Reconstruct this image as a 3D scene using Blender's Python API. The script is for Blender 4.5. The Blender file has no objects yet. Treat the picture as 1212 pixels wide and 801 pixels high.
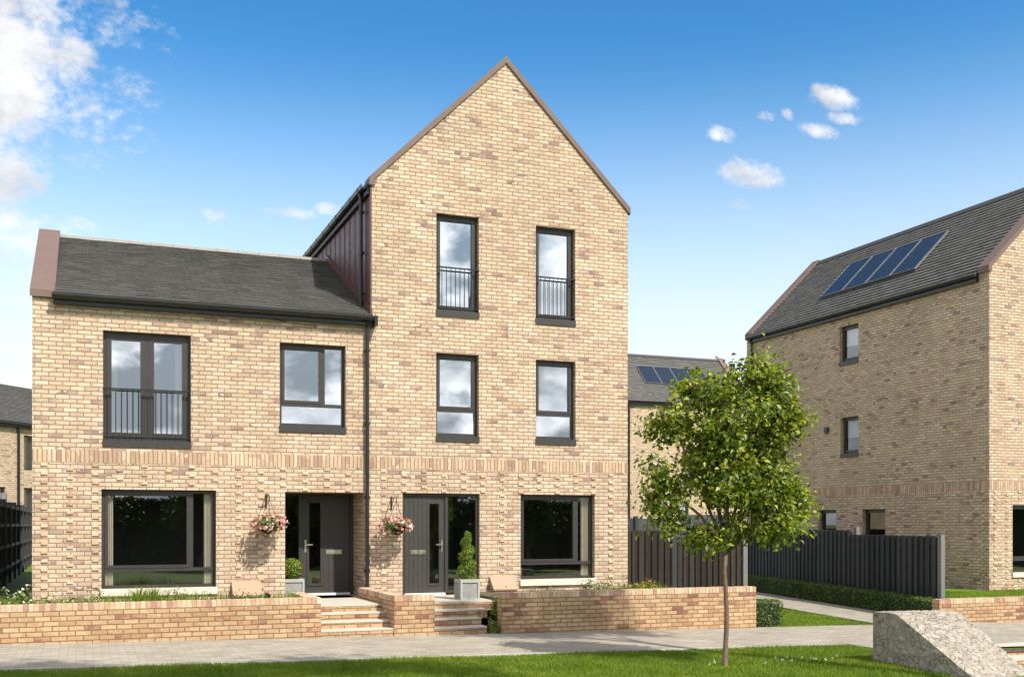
import bpy, math, random
import numpy as np
from mathutils import Vector, Matrix

random.seed(7)
R = math.radians
SC = bpy.context.scene
COL = SC.collection

# ------------------------------------------------------------------ survey
F, TH, HZ, CX, CZ = 1271.0, R(21.7), 620.0, 606.0, 1.9
SN, CS = math.sin(TH), math.cos(TH)
def ang(u): return math.atan((u - CX) / F) + TH
def X_(u, Y): return Y * math.tan(ang(u))
def Y_(u, X): return X / math.tan(ang(u))
def Z_(u, v, Y):
    d = X_(u, Y) * SN + Y * CS
    return CZ + (HZ - v) * d / F
def ZX_(u, v, X): return Z_(u, v, Y_(u, X))
def gz(x): return 0.095 - 0.0167 * max(-30, min(40, x))      # the street falls gently to the right

# ------------------------------------------------------------------ objects
def link(o, parent=None):
    COL.objects.link(o)
    if parent is not None: o.parent = parent
    return o
def tag(o, label=None, cat=None, group=None, kind=None):
    if label: o['label'] = label
    if cat: o['category'] = cat
    if group: o['group'] = group
    if kind: o['kind'] = kind
    return o
def thing(name, label, cat, loc=(0, 0, 0), group=None):
    o = bpy.data.objects.new(name, None)
    o.location = loc; o.empty_display_size = .2
    link(o); tag(o, label, cat, group)
    return o

class MB:
    def __init__(s): s.v, s.f = [], []
    def add(s, vs, fs):
        b = len(s.v); s.v += [tuple(p) for p in vs]; s.f += [tuple(b + i for i in f) for f in fs]
    def box(s, x0, x1, y0, y1, z0, z1):
        if x0 > x1: x0, x1 = x1, x0
        if y0 > y1: y0, y1 = y1, y0
        s.add([(x0,y0,z0),(x1,y0,z0),(x1,y1,z0),(x0,y1,z0),(x0,y0,z1),(x1,y0,z1),(x1,y1,z1),(x0,y1,z1)],
              [(0,3,2,1),(4,5,6,7),(0,1,5,4),(1,2,6,5),(2,3,7,6),(3,0,4,7)])
    def quad(s, a, b, c, d): s.add([a, b, c, d], [(0, 1, 2, 3)])
    def poly(s, pts): s.add(pts, [tuple(range(len(pts)))])
    def prism(s, pts, vec):                    # polygon swept by a vector, closed
        n = len(pts); vec = Vector(vec)
        q = [tuple(Vector(p) + vec) for p in pts]
        fs = [tuple(range(n - 1, -1, -1)), tuple(range(n, 2 * n))]
        fs += [(i, (i + 1) % n, n + (i + 1) % n, n + i) for i in range(n)]
        s.add(list(pts) + q, fs)
    def tube(s, pts, rad, n=8, cap=True):
        pts = [Vector(p) for p in pts]
        if not isinstance(rad, (list, tuple)): rad = [rad] * len(pts)
        vs, fs = [], []
        for i, p in enumerate(pts):
            t = (pts[min(i + 1, len(pts) - 1)] - pts[max(i - 1, 0)]).normalized()
            a = t.orthogonal().normalized() if i == 0 else (a - t * a.dot(t)).normalized()
            b = t.cross(a)
            for k in range(n):
                q = 2 * math.pi * k / n
                vs.append(p + (a * math.cos(q) + b * math.sin(q)) * rad[i])
        for i in range(len(pts) - 1):
            for k in range(n):
                fs.append((i*n+k, i*n+(k+1) % n, (i+1)*n+(k+1) % n, (i+1)*n+k))
        if cap:
            fs.append(tuple(range(n - 1, -1, -1))); fs.append(tuple((len(pts)-1)*n + k for k in range(n)))
        s.add(vs, fs)
    def ball(s, c, rx, ry, rz, nu=12, nv=8):
        vs, fs = [], []
        for j in range(nv + 1):
            p = math.pi * j / nv
            for i in range(nu):
                q = 2 * math.pi * i / nu
                vs.append((c[0]+rx*math.sin(p)*math.cos(q), c[1]+ry*math.sin(p)*math.sin(q), c[2]+rz*math.cos(p)))
        for j in range(nv):
            for i in range(nu):
                fs.append((j*nu+i, (j+1)*nu+i, (j+1)*nu+(i+1) % nu, j*nu+(i+1) % nu))
        s.add(vs, fs)
    def build(s, name, mat, parent=None, smooth=False, bevel=0):
        me = bpy.data.meshes.new(name); me.from_pydata(s.v, [], s.f); me.update()
        me.materials.append(mat)
        if smooth: me.polygons.foreach_set('use_smooth', [True] * len(me.polygons))
        o = link(bpy.data.objects.new(name, me), parent)
        if parent is not None:
            o.matrix_parent_inverse = Matrix.Translation(-Vector(parent_origin(parent)))
        if bevel:
            b = o.modifiers.new('b', 'BEVEL'); b.width = bevel; b.segments = 2; b.limit_method = 'ANGLE'
        return o
def parent_origin(p):
    return Vector(p.location) if p.parent is None else Vector((0, 0, 0))

def np_mesh(name, V, T, mat, parent=None, nv=3, smooth=False):
    me = bpy.data.meshes.new(name)
    V = np.asarray(V, dtype=np.float32); T = np.asarray(T, dtype=np.int32)
    me.vertices.add(len(V)); me.vertices.foreach_set('co', V.ravel())
    me.loops.add(T.size); me.loops.foreach_set('vertex_index', T.ravel())
    me.polygons.add(len(T)); me.polygons.foreach_set('loop_start', np.arange(0, T.size, nv, dtype=np.int32))
    me.update(calc_edges=True); me.validate()
    me.materials.append(mat)
    o = link(bpy.data.objects.new(name, me), parent)
    if parent is not None:
        o.matrix_parent_inverse = Matrix.Translation(-Vector(parent_origin(parent)))
    return o

def leaves(name, C, size, mat, parent=None, seed=0, aspect=.55, up=.6, out=None, droop=.35, fold=.18):
    """folded leaf blades, one at each point of C"""
    rng = np.random.default_rng(seed)
    C = np.asarray(C, float); n = len(C)
    N = rng.normal(size=(n, 3)); N[:, 2] += up * 2
    if out is not None: N += np.asarray(out) * 1.2
    N /= np.linalg.norm(N, axis=1, keepdims=True)
    A = rng.normal(size=(n, 3)); A[:, 2] -= droop
    A -= N * (A * N).sum(1, keepdims=True); A /= np.linalg.norm(A, axis=1, keepdims=True) + 1e-9
    B = np.cross(N, A)
    L = size * rng.uniform(.65, 1.25, (n, 1)); W = L * aspect * rng.uniform(.8, 1.2, (n, 1))
    base = C - A * L * .5
    m1 = base + A * L * .42 + B * W * .5 + N * L * fold
    m2 = base + A * L * .42 - B * W * .5 + N * L * fold
    mid = base + A * L * .45
    tip = C + A * L * .5 - N * L * .12
    V = np.stack([base, m1, mid, m2, tip], 1).reshape(-1, 3)
    k = np.arange(n)[:, None] * 5
    T = np.concatenate([k + [0, 2, 1], k + [1, 2, 4], k + [0, 3, 2], k + [3, 4, 2]], 1).reshape(-1, 3)
    return np_mesh(name, V, T, mat, parent)

# ------------------------------------------------------------------ materials
class NT:
    def __init__(s, tree): s.t = tree; s.n = tree.nodes; s.l = tree.links
    def new(s, typ, **kw):
        n = s.n.new(typ)
        for k, v in kw.items(): setattr(n, k, v)
        return n
    def put(s, sock, val):
        if isinstance(val, bpy.types.NodeSocket): s.l.new(val, sock)
        elif val is not None: sock.default_value = val
    def m(s, op, a, b=None, c=None, clamp=False):
        n = s.new('ShaderNodeMath', operation=op, use_clamp=clamp)
        for i, x in enumerate((a, b, c)): s.put(n.inputs[i], x)
        return n.outputs[0]
    def mix(s, f, a, b, blend='MIX'):
        n = s.new('ShaderNodeMix', data_type='RGBA', blend_type=blend)
        s.put(n.inputs[0], f); s.put(n.inputs[6], a); s.put(n.inputs[7], b)
        return n.outputs[2]
    def mixf(s, f, a, b):
        n = s.new('ShaderNodeMix', data_type='FLOAT')
        s.put(n.inputs[0], f); s.put(n.inputs[2], a); s.put(n.inputs[3], b)
        return n.outputs[0]
    def xyz(s, v):
        n = s.new('ShaderNodeSeparateXYZ'); s.put(n.inputs[0], v); return n.outputs
    def vec(s, x, y, z=0.0):
        n = s.new('ShaderNodeCombineXYZ')
        for i, q in enumerate((x, y, z)): s.put(n.inputs[i], q)
        return n.outputs[0]
    def noise(s, v, scale, detail=3, rough=.55, dist=0):
        n = s.new('ShaderNodeTexNoise'); s.put(n.inputs['Vector'], v)
        n.inputs['Scale'].default_value = scale; n.inputs['Detail'].default_value = detail
        n.inputs['Roughness'].default_value = rough; n.inputs['Distortion'].default_value = dist
        return n.outputs
    def ramp(s, f, stops, interp='LINEAR'):
        n = s.new('ShaderNodeValToRGB'); n.color_ramp.interpolation = interp
        e = n.color_ramp.elements
        while len(e) < len(stops): e.new(.5)
        for q, (p, c) in zip(e, stops):
            q.position = p; q.color = (*c, 1) if len(c) == 3 else c
        s.put(n.inputs[0], f); return n.outputs[0]
    def sstep(s, x, a, b):
        n = s.new('ShaderNodeMapRange', interpolation_type='SMOOTHSTEP')
        s.put(n.inputs[0], x); n.inputs[1].default_value = a; n.inputs[2].default_value = b
        return n.outputs[0]
    def rng(s, x, a, b, c, d):
        n = s.new('ShaderNodeMapRange')
        s.put(n.inputs[0], x)
        for i, q in enumerate((a, b, c, d)): n.inputs[i + 1].default_value = q
        return n.outputs[0]

def mat_base(name):
    m = bpy.data.materials.new(name); m.use_nodes = True
    t = NT(m.node_tree); p = t.n['Principled BSDF']
    return m, t, p

def plain(name, col, rough=.5, metal=0, var=.12, scale=6, spec=.5, bump=0, bscale=60):
    m, t, p = mat_base(name)
    co = t.new('ShaderNodeTexCoord').outputs['Object']
    n1 = t.noise(co, scale, 4)[0]
    f = t.rng(n1, .25, .75, 1 - var, 1 + var)
    c = t.mix(1.0, (*col, 1), t.vec(f, f, f), 'MULTIPLY')
    t.put(p.inputs['Base Color'], c); p.inputs['Metallic'].default_value = metal
    t.put(p.inputs['Roughness'], t.rng(t.noise(co, scale * 3, 3)[0], .3, .7, max(.02, rough - .08), min(1, rough + .08)))
    p.inputs['Specular IOR Level'].default_value = spec
    if bump:
        b = t.new('ShaderNodeBump'); b.inputs['Distance'].default_value = bump; b.inputs['Strength'].default_value = .7
        t.put(b.inputs['Height'], t.noise(co, bscale, 4)[0]); t.put(p.inputs['Normal'], b.outputs[0])
    return m

BUFF = [(0, (.625, .472, .300)), (.17, (.655, .505, .330)), (.34, (.590, .435, .270)), (.48, (.675, .535, .365)),
        (.62, (.615, .450, .285)), (.76, (.570, .405, .265)), (.85, (.480, .325, .225)), (.905, (.365, .235, .175)), (.945, (.285, .185, .15)), (.965, (.675, .540, .375))]
GARD = [(0, (.62, .45, .275)), (.2, (.68, .51, .325)), (.4, (.56, .395, .23)), (.55, (.66, .49, .31)), (.7, (.59, .40, .25)), (.82, (.50, .31, .20)), (.89, (.39, .21, .16)), (.95, (.31, .155, .13))]
def brick_mat(name, mode='stretcher', pal=BUFF, mortar=(.33, .255, .16), tint=(1, 1, 1), clump=.22, bw=.225, bh=.075):
    m, t, p = mat_base(name)
    tc = t.new('ShaderNodeTexCoord'); co = tc.outputs['Object']
    x, y, z = t.xyz(co); nx, ny, nz = t.xyz(tc.outputs['Normal'])
    fx = t.m('GREATER_THAN', t.m('ABSOLUTE', nx), .6)
    fz = t.m('GREATER_THAN', t.m('ABSOLUTE', nz), .6)
    u = t.mixf(fx, x, y); v = t.mixf(fz, z, y)
    wob = t.noise(co, 9, 2)[1]; wx, wy, wz = t.xyz(wob)
    u = t.m('ADD', u, t.m('MULTIPLY', t.m('SUBTRACT', wx, .5), .010))
    v = t.m('ADD', v, t.m('MULTIPLY', t.m('SUBTRACT', wz, .5), .008))
    if mode == 'soldier':
        row = t.m('ADD', 0.0, 3.0); uo = t.m('DIVIDE', u, .075); W, Hh = .075, None
    else:
        vr = t.m('DIVIDE', v, bh); row = t.m('FLOOR', vr)
        rj = t.new('ShaderNodeTexWhiteNoise', noise_dimensions='1D'); t.put(rj.inputs['W'], row)
        uo = t.m('ADD', t.m('ADD', t.m('DIVIDE', u, bw), t.m('MULTIPLY', t.m('FLOORED_MODULO', row, 2.0), .5)),
                 t.m('MULTIPLY', rj.outputs[0], .10)); W = bw
    col = t.m('FLOOR', uo); fu = t.m('SUBTRACT', uo, col)
    du = t.m('MULTIPLY', t.m('MINIMUM', fu, t.m('SUBTRACT', 1.0, fu)), W)
    if mode == 'soldier': dist = du
    else:
        fv = t.m('SUBTRACT', vr, row)
        dv = t.m('MULTIPLY', t.m('MINIMUM', fv, t.m('SUBTRACT', 1.0, fv)), bh)
        dist = t.m('MINIMUM', du, dv)
    edge = t.noise(co, 45, 3)[0]
    dist2 = t.m('ADD', dist, t.m('MULTIPLY', t.m('SUBTRACT', edge, .5), .010))
    mask = t.sstep(dist2, .0035, .0095)
    wn = t.new('ShaderNodeTexWhiteNoise', noise_dimensions='2D'); t.put(wn.inputs['Vector'], t.vec(col, row))
    big = t.noise(t.vec(t.m('MULTIPLY', u, .55), v), 2.2, 2)[0]
    r = t.m('ADD', t.m('MULTIPLY', wn.outputs[0], 1 - clump), t.m('MULTIPLY', t.rng(big, .32, .68, 0, 1), clump), clamp=True)
    r = t.rng(r, .06, .94, 0, 1)
    c = t.ramp(r, pal, 'CONSTANT')
    c = t.mix(.05, c, (.60, .45, .295, 1))
    rr, rg, rb = t.xyz(wn.outputs[1])
    f = t.rng(rg, 0, 1, .91, 1.09)
    inner = t.rng(t.noise(co, 26, 4, .65)[0], .3, .7, .86, 1.11)
    f = t.m('MULTIPLY', f, inner)
    c = t.mix(1, c, t.vec(f, f, f), 'MULTIPLY')
    # kiss marks: pinkish or sooty bloom patches inside some bricks
    blo = t.m('MULTIPLY', t.sstep(t.noise(co, 14, 3)[0], .56, .70), t.m('GREATER_THAN', rb, .45))
    c = t.mix(t.m('MULTIPLY', blo, .25), c, (.40, .235, .15, 1))
    c = t.mix(t.m('MULTIPLY', t.sstep(t.noise(co, 20, 3)[1] if False else t.noise(co, 19, 3)[0], .60, .72), .35), c, (.80, .66, .47, 1))
    mo = t.mix(t.noise(co, 8, 3)[0], (mortar[0]*.80, mortar[1]*.80, mortar[2]*.78, 1), (mortar[0]*1.15, mortar[1]*1.15, mortar[2]*1.15, 1))
    c = t.mix(mask, mo, c)
    grime = t.m('MULTIPLY', t.rng(t.noise(co, .55, 5, .6)[0], .3, .7, .90, 1.06), t.rng(t.noise(t.vec(u, t.m('MULTIPLY', v, .12)), 2.4, 4)[0], .3, .7, .94, 1.04))
    c = t.mix(1, c, t.vec(t.m('MULTIPLY', grime, tint[0]), t.m('MULTIPLY', grime, tint[1]), t.m('MULTIPLY', grime, tint[2])), 'MULTIPLY')
    t.put(p.inputs['Base Color'], c); p.inputs['Roughness'].default_value = .92
    p.inputs['Specular IOR Level'].default_value = .2
    h = t.m('ADD', mask, t.m('MULTIPLY', t.noise(co, 40, 4)[0], .45))
    h = t.m('ADD', h, t.m('MULTIPLY', rr, .35))
    b = t.new('ShaderNodeBump'); b.inputs['Distance'].default_value = .011; b.inputs['Strength'].default_value = .9
    t.put(b.inputs['Height'], h); t.put(p.inputs['Normal'], b.outputs[0])
    return m

def island_mat(name, stops, rough=.9, var=.2, scale=20, bump=.004, spec=.2, interp='LINEAR', bscale=50):
    """colour per loose piece (tile, brick on edge, slat)"""
    m, t, p = mat_base(name)
    co = t.new('ShaderNodeTexCoord').outputs['Object']
    ri = t.new('ShaderNodeNewGeometry').outputs['Random Per Island']
    c = t.ramp(ri, stops, interp)
    f = t.rng(t.noise(co, scale, 4)[0], .3, .7, 1 - var, 1 + var)
    c = t.mix(1, c, t.vec(f, f, f), 'MULTIPLY')
    t.put(p.inputs['Base Color'], c); p.inputs['Roughness'].default_value = rough
    p.inputs['Specular IOR Level'].default_value = spec
    if bump:
        b = t.new('ShaderNodeBump'); b.inputs['Distance'].default_value = bump
        t.put(b.inputs['Height'], t.noise(co, bscale, 4)[0]); t.put(p.inputs['Normal'], b.outputs[0])
    return m

def leaf_mat(name, stops, trans=.35, rough=.5, spec=.4, tcol=(1.25, 1.25, .55)):
    m, t, p = mat_base(name)
    g = t.new('ShaderNodeNewGeometry')
    co = t.new('ShaderNodeTexCoord').outputs['Object']
    c = t.ramp(g.outputs['Random Per Island'], stops)
    f = t.rng(t.noise(co, 3, 2)[0], .3, .7, .8, 1.2)
    c = t.mix(1, c, t.vec(f, f, f), 'MULTIPLY')
    t.put(p.inputs['Base Color'], c); p.inputs['Roughness'].default_value = rough
    p.inputs['Specular IOR Level'].default_value = spec
    tr = t.new('ShaderNodeBsdfTranslucent')
    t.put(tr.inputs[0], t.mix(1, c, (*tcol, 1), 'MULTIPLY'))
    mx = t.new('ShaderNodeMixShader'); mx.inputs[0].default_value = trans
    t.l.new(p.outputs[0], mx.inputs[1]); t.l.new(tr.outputs[0], mx.inputs[2])
    t.l.new(mx.outputs[0], t.n['Material Output'].inputs[0])
    return m

def glass_mat(name, refl=.5, tintc=(.55, .6, .62), top=.95):
    m, t, p = mat_base(name)
    co = t.new('ShaderNodeTexCoord').outputs['Object']
    gl = t.new('ShaderNodeBsdfGlossy'); gl.inputs['Roughness'].default_value = 0.0
    gl.inputs['Color'].default_value = (.93, .97, 1, 1)
    b = t.new('ShaderNodeBump'); b.inputs['Distance'].default_value = .002; b.inputs['Strength'].default_value = .25
    t.put(b.inputs['Height'], t.noise(co, 1.6, 1)[0]); t.put(gl.inputs['Normal'], b.outputs[0])
    tr = t.new('ShaderNodeBsdfTransparent'); tr.inputs[0].default_value = (*tintc, 1)
    lw = t.new('ShaderNodeLayerWeight'); lw.inputs[0].default_value = .25
    mx = t.new('ShaderNodeMixShader'); t.put(mx.inputs[0], t.rng(lw.outputs[0], 0, 1, refl, top))
    t.l.new(tr.outputs[0], mx.inputs[1]); t.l.new(gl.outputs[0], mx.inputs[2])
    t.l.new(mx.outputs[0], t.n['Material Output'].inputs[0])
    return m

BR = brick_mat('buff_brick', tint=(.885, .885, .985))
BR_GARDEN = brick_mat('buff_brick_garden', pal=GARD, mortar=(.33, .235, .14), tint=(.75, .685, .635))
BR_SOLDIER = brick_mat('soldier_brick', 'soldier', tint=(.90, .88, .94), pal=[(0, (.58, .43, .265)), (.2, (.66, .51, .33)), (.42, (.53, .37, .235)), (.6, (.61, .43, .28)),
                       (.74, (.49, .32, .22)), (.88, (.42, .26, .185)), (.94, (.68, .55, .38))])
BR_HEADER = island_mat('projecting_header_brick', [(0, (.54, .40, .27)), (.3, (.60, .46, .32)), (.6, (.51, .37, .25)), (.88, (.43, .28, .21))], interp='CONSTANT')
BR_EDGE = island_mat('brick_on_edge', [(0, (.51, .37, .24)), (.25, (.58, .43, .29)), (.5, (.46, .31, .20)), (.7, (.54, .37, .26)), (.84, (.39, .22, .165)), (.93, (.61, .48, .33))], interp='CONSTANT', var=.15)
MORTAR = plain('mortar', (.45, .33, .21), .95, bump=.004)
TILE = island_mat('concrete_roof_tile', [(0, (.105, .100, .094)), (.5, (.120, .115, .109)), (1, (.138, .132, .125))], rough=.8, var=.14, scale=6)
RIDGE = plain('ridge_tile', (.26, .245, .22), .85, bump=.003)
COPING = plain('brown_metal_coping', (.155, .100, .082), .65, metal=.0, var=.06, scale=2)
CLAD = plain('maroon_standing_seam', (.095, .038, .032), .5, metal=.0, var=.08, scale=3)
BLACK = plain('black_upvc', (.014, .014, .015), .35, var=.1)
ANTH = plain('anthracite_frame', (.040, .035, .032), .42, var=.06, scale=4)
DOORM = plain('anthracite_door', (.047, .042, .039), .45, var=.05, scale=5, bump=.001, bscale=25)
STEEL = plain('brushed_steel', (.62, .60, .52), .3, metal=.9, var=.05)
STONE = plain('pale_stone', (.66, .60, .49), .85, var=.10, scale=10, bump=.003)
SLAB = plain('landing_slab', (.47, .425, .35), .85, var=.12, scale=7, bump=.003)
WHITE = plain('white_threshold', (.75, .74, .72), .5, var=.04)
CREAM = plain('cream_curtain', (.86, .80, .68), .9, var=.06)
BLIND = plain('pale_blind', (.74, .70, .66), .9, var=.04)
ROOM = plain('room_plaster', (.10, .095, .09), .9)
GLASS_UP = glass_mat('window_glass_upper', .54, (.93, .95, .95))
GLASS_LOW = glass_mat('window_glass_lower', .15, (.96, .96, .95), .6)
GLASS_SIDE = glass_mat('window_glass_side', .05, (.6, .65, .7), .16)
PLANTER = plain('grey_stone_planter', (.27, .265, .255), .85, var=.18, scale=18, bump=.004)
PLANTER_RIM = plain('planter_rim', (.36, .355, .34), .85, var=.12, scale=18, bump=.003)
METER = plain('tan_meter_box', (.39, .26, .17), .55, var=.04)
BARK = plain('bark', (.17, .11, .075), .9, var=.35, scale=14, bump=.01, bscale=30)
SOIL = plain('bed_soil', (.10, .085, .045), .95, var=.3, bump=.02, bscale=20)
SLATF = island_mat('charcoal_fence_board', [(0, (.022, .023, .026)), (.5, (.034, .035, .038)), (1, (.05, .05, .054))], rough=.6, var=.2, scale=9, bump=.002)
SLATB = island_mat('brown_fence_board', [(0, (.022, .017, .015)), (.5, (.034, .026, .022)), (1, (.046, .037, .031))], rough=.7, var=.2, scale=9, bump=.002)
SLATG = island_mat('slate_fence_board', [(0, (.05, .055, .065)), (1, (.09, .095, .105))], rough=.7, var=.15, bump=.002)
POST = plain('concrete_post', (.17, .165, .158), .9, var=.12, scale=14, bump=.003)
POSTD = plain('charcoal_post', (.03, .031, .034), .7, var=.15)
SOLAR = plain('solar_cells', (.016, .026, .045), .28, var=.25, scale=9, spec=.25)
SOLARF = plain('aluminium_edge', (.20, .20, .21), .5, metal=.5)
LEAF = leaf_mat('tree_leaf', [(0, (.065, .105, .014)), (.4, (.145, .205, .022)), (.75, (.28, .335, .035)), (1, (.46, .45, .06))], .45, rough=.38, spec=.5)
LEAF_FAR = leaf_mat('shade_tree_leaf', [(0, (.03, .055, .015)), (.6, (.055, .09, .022)), (1, (.09, .13, .035))], .25)
HEDGE = leaf_mat('hedge_leaf', [(0, (.055, .095, .015)), (.6, (.10, .165, .025)), (1, (.19, .25, .045))], .3)
TOPI = leaf_mat('topiary_leaf', [(0, (.09, .15, .012)), (.5, (.16, .24, .02)), (1, (.27, .33, .045))], .3)
DARKGREEN = plain('hedge_core', (.018, .026, .010), .95, var=.3)
PLANTL = leaf_mat('bed_plant_leaf', [(0, (.06, .11, .02)), (.5, (.12, .18, .035)), (1, (.24, .28, .08))], .3)
PINK = leaf_mat('pink_petal', [(0, (.55, .17, .17)), (.4, (.70, .33, .31)), (.75, (.80, .52, .48)), (1, (.86, .76, .70))], .3, tcol=(1.1, .9, .9))
ORANGE = leaf_mat('orange_petal', [(0, (.75, .25, .02)), (.5, (.80, .42, .03)), (1, (.62, .50, .05))], .3, tcol=(1.1, .9, .5))
WHITEP = leaf_mat('white_petal', [(0, (.62, .62, .40)), (1, (.85, .84, .72))], .3, tcol=(1.1, 1.1, .9))

def grass_mat(name, blade=True):
    m, t, p = mat_base(name)
    co = t.new('ShaderNodeTexCoord').outputs['Object']
    ri = t.new('ShaderNodeNewGeometry').outputs['Random Per Island']
    n1 = t.noise(co, 1.1, 4)[0]; n2 = t.noise(co, 5, 3)[0]
    f = t.m('ADD', t.m('MULTIPLY', t.rng(n1, .3, .7, 0, 1), .45), t.m('MULTIPLY', t.rng(n2, .3, .7, 0, 1), .3))
    if blade: f = t.m('ADD', f, t.m('MULTIPLY', ri, .32))
    c = t.ramp(f, [(0, (.075, .125, .010)), (.4, (.13, .20, .014)), (.75, (.20, .265, .024)), (1, (.31, .32, .06))])
    t.put(p.inputs['Base Color'], c); p.inputs['Roughness'].default_value = .6; p.inputs['Specular IOR Level'].default_value = .25
    if blade:
        tr = t.new('ShaderNodeBsdfTranslucent'); t.put(tr.inputs[0], t.mix(1, c, (1.2, 1.25, .6, 1), 'MULTIPLY'))
        mx = t.new('ShaderNodeMixShader'); mx.inputs[0].default_value = .35
        t.l.new(p.outputs[0], mx.inputs[1]); t.l.new(tr.outputs[0], mx.inputs[2]); t.l.new(mx.outputs[0], t.n['Material Output'].inputs[0])
    else:
        b = t.new('ShaderNodeBump'); b.inputs['Distance'].default_value = .03
        t.put(b.inputs['Height'], t.noise(co, 30, 4)[0]); t.put(p.inputs['Normal'], b.outputs[0])
    return m
GRASS = grass_mat('lawn_grass', False); BLADE = grass_mat('grass_blade')

def paving_mat(name):
    m, t, p = mat_base(name)
    co = t.new('ShaderNodeTexCoord').outputs['Object']
    x, y, z = t.xyz(co)
    row = t.m('FLOOR', t.m('DIVIDE', y, .11)); uo = t.m('ADD', t.m('DIVIDE', x, .22), t.m('MULTIPLY', t.m('FLOORED_MODULO', row, 2.0), .5))
    col = t.m('FLOOR', uo); fu = t.m('SUBTRACT', uo, col); fv = t.m('SUBTRACT', t.m('DIVIDE', y, .11), row)
    d = t.m('MINIMUM', t.m('MULTIPLY', t.m('MINIMUM', fu, t.m('SUBTRACT', 1.0, fu)), .22), t.m('MULTIPLY', t.m('MINIMUM', fv, t.m('SUBTRACT', 1.0, fv)), .11))
    d = t.m('ADD', d, t.m('MULTIPLY', t.m('SUBTRACT', t.noise(co, 30, 3)[0], .5), .01))
    mask = t.sstep(d, .002, .009)
    wn = t.new('ShaderNodeTexWhiteNoise', noise_dimensions='2D'); t.put(wn.inputs['Vector'], t.vec(col, row))
    c = t.ramp(wn.outputs[0], [(0, (.31, .275, .22)), (.5, (.36, .32, .258)), (1, (.41, .365, .298))])
    f = t.m('MULTIPLY', t.rng(t.noise(co, 1.3, 5, .65)[0], .3, .7, .84, 1.08), t.rng(t.noise(t.vec(t.m('MULTIPLY', x, .35), t.m('MULTIPLY', y, 2.5)), 2.6, 4, .6)[0], .32, .68, .82, 1.05))
    f = t.m('MULTIPLY', f, t.rng(t.noise(co, 40, 3)[0], .3, .7, .88, 1.1))
    c = t.mix(1, c, t.vec(f, f, f), 'MULTIPLY')
    c = t.mix(mask, (.29, .25, .195, 1), c)
    t.put(p.inputs['Base Color'], c); p.inputs['Roughness'].default_value = .9; p.inputs['Specular IOR Level'].default_value = .25
    b = t.new('ShaderNodeBump'); b.inputs['Distance'].default_value = .006
    t.put(b.inputs['Height'], t.m('ADD', mask, t.m('MULTIPLY', t.noise(co, 60, 3)[0], .4))); t.put(p.inputs['Normal'], b.outputs[0])
    return m
PAVE = paving_mat('block_paving')
KERB = plain('kerb_stone', (.44, .41, .37), .9, var=.12, scale=12, bump=.003)

def rubble_mat(name):
    m, t, p = mat_base(name)
    co = t.new('ShaderNodeTexCoord').outputs['Object']
    wob = t.noise(co, 5, 3)[1]
    va = t.new('ShaderNodeVectorMath', operation='MULTIPLY_ADD'); t.put(va.inputs[0], wob); va.inputs[1].default_value = (.22, .22, .22); t.put(va.inputs[2], co)
    mp = t.new('ShaderNodeMapping'); t.put(mp.inputs[0], va.outputs[0]); mp.inputs['Scale'].default_value = (1, 1.25, 1.9)
    v1 = t.new('ShaderNodeTexVoronoi', feature='F1'); t.put(v1.inputs['Vector'], mp.outputs[0]); v1.inputs['Scale'].default_value = 7.5
    v2 = t.new('ShaderNodeTexVoronoi', feature='DISTANCE_TO_EDGE'); t.put(v2.inputs['Vector'], mp.outputs[0]); v2.inputs['Scale'].default_value = 7.5
    e = t.m('ADD', v2.outputs[0], t.m('MULTIPLY', t.m('SUBTRACT', t.noise(co, 28, 3)[0], .5), .10))
    mask = t.m('MAXIMUM', t.sstep(e, -.03, .06), t.m('MULTIPLY', t.sstep(t.noise(co, 6, 2)[0], .42, .6), .85))
    r, g, b_ = t.xyz(v1.outputs['Color'])
    c = t.ramp(r, [(0, (.34, .29, .23)), (.35, (.40, .35, .285)), (.7, (.44, .39, .32)), (.9, (.36, .315, .26)), (1, (.48, .43, .36))])
    f = t.m('MULTIPLY', t.rng(t.noise(co, 9, 4, .6)[0], .3, .7, .82, 1.1), t.rng(t.noise(co, 2.2, 3)[0], .3, .7, .88, 1.06))
    c = t.mix(1, c, t.vec(f, f, f), 'MULTIPLY')
    c = t.mix(mask, (.21, .18, .145, 1), c)
    t.put(p.inputs['Base Color'], c); p.inputs['Roughness'].default_value = .95; p.inputs['Specular IOR Level'].default_value = .2
    bb = t.new('ShaderNodeBump'); bb.inputs['Distance'].default_value = .032
    t.put(bb.inputs['Height'], t.m('ADD', t.m('MULTIPLY', mask, .7), t.m('MULTIPLY', t.noise(co, 18, 5, .7)[0], .8)))
    t.put(p.inputs['Normal'], bb.outputs[0])
    return m
RUBBLE = rubble_mat('rubble_stone')

# ------------------------------------------------------------------ camera, light, sky
cam = bpy.data.cameras.new('camera'); co_ = link(bpy.data.objects.new('camera', cam))
co_.location = (0, 0, CZ); co_.rotation_euler = (R(90), 0, -TH)
cam.lens = 36 * F / 1212; cam.sensor_width = 36; cam.shift_y = (HZ - 400.5) / 1212
cam.clip_end = 2000; cam.clip_start = .05
SC.camera = co_

SUNV = Vector((.42, -1.0, 1.23)).normalized()
sun = bpy.data.lights.new('sun', 'SUN'); so = link(bpy.data.objects.new('sun', sun))
sun.energy = 2.55; sun.angle = R(.55); sun.color = (1.0, .945, .85)
so.rotation_euler = (-SUNV).to_track_quat('-Z', 'Y').to_euler(); so.location = (10, -20, 30)

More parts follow.
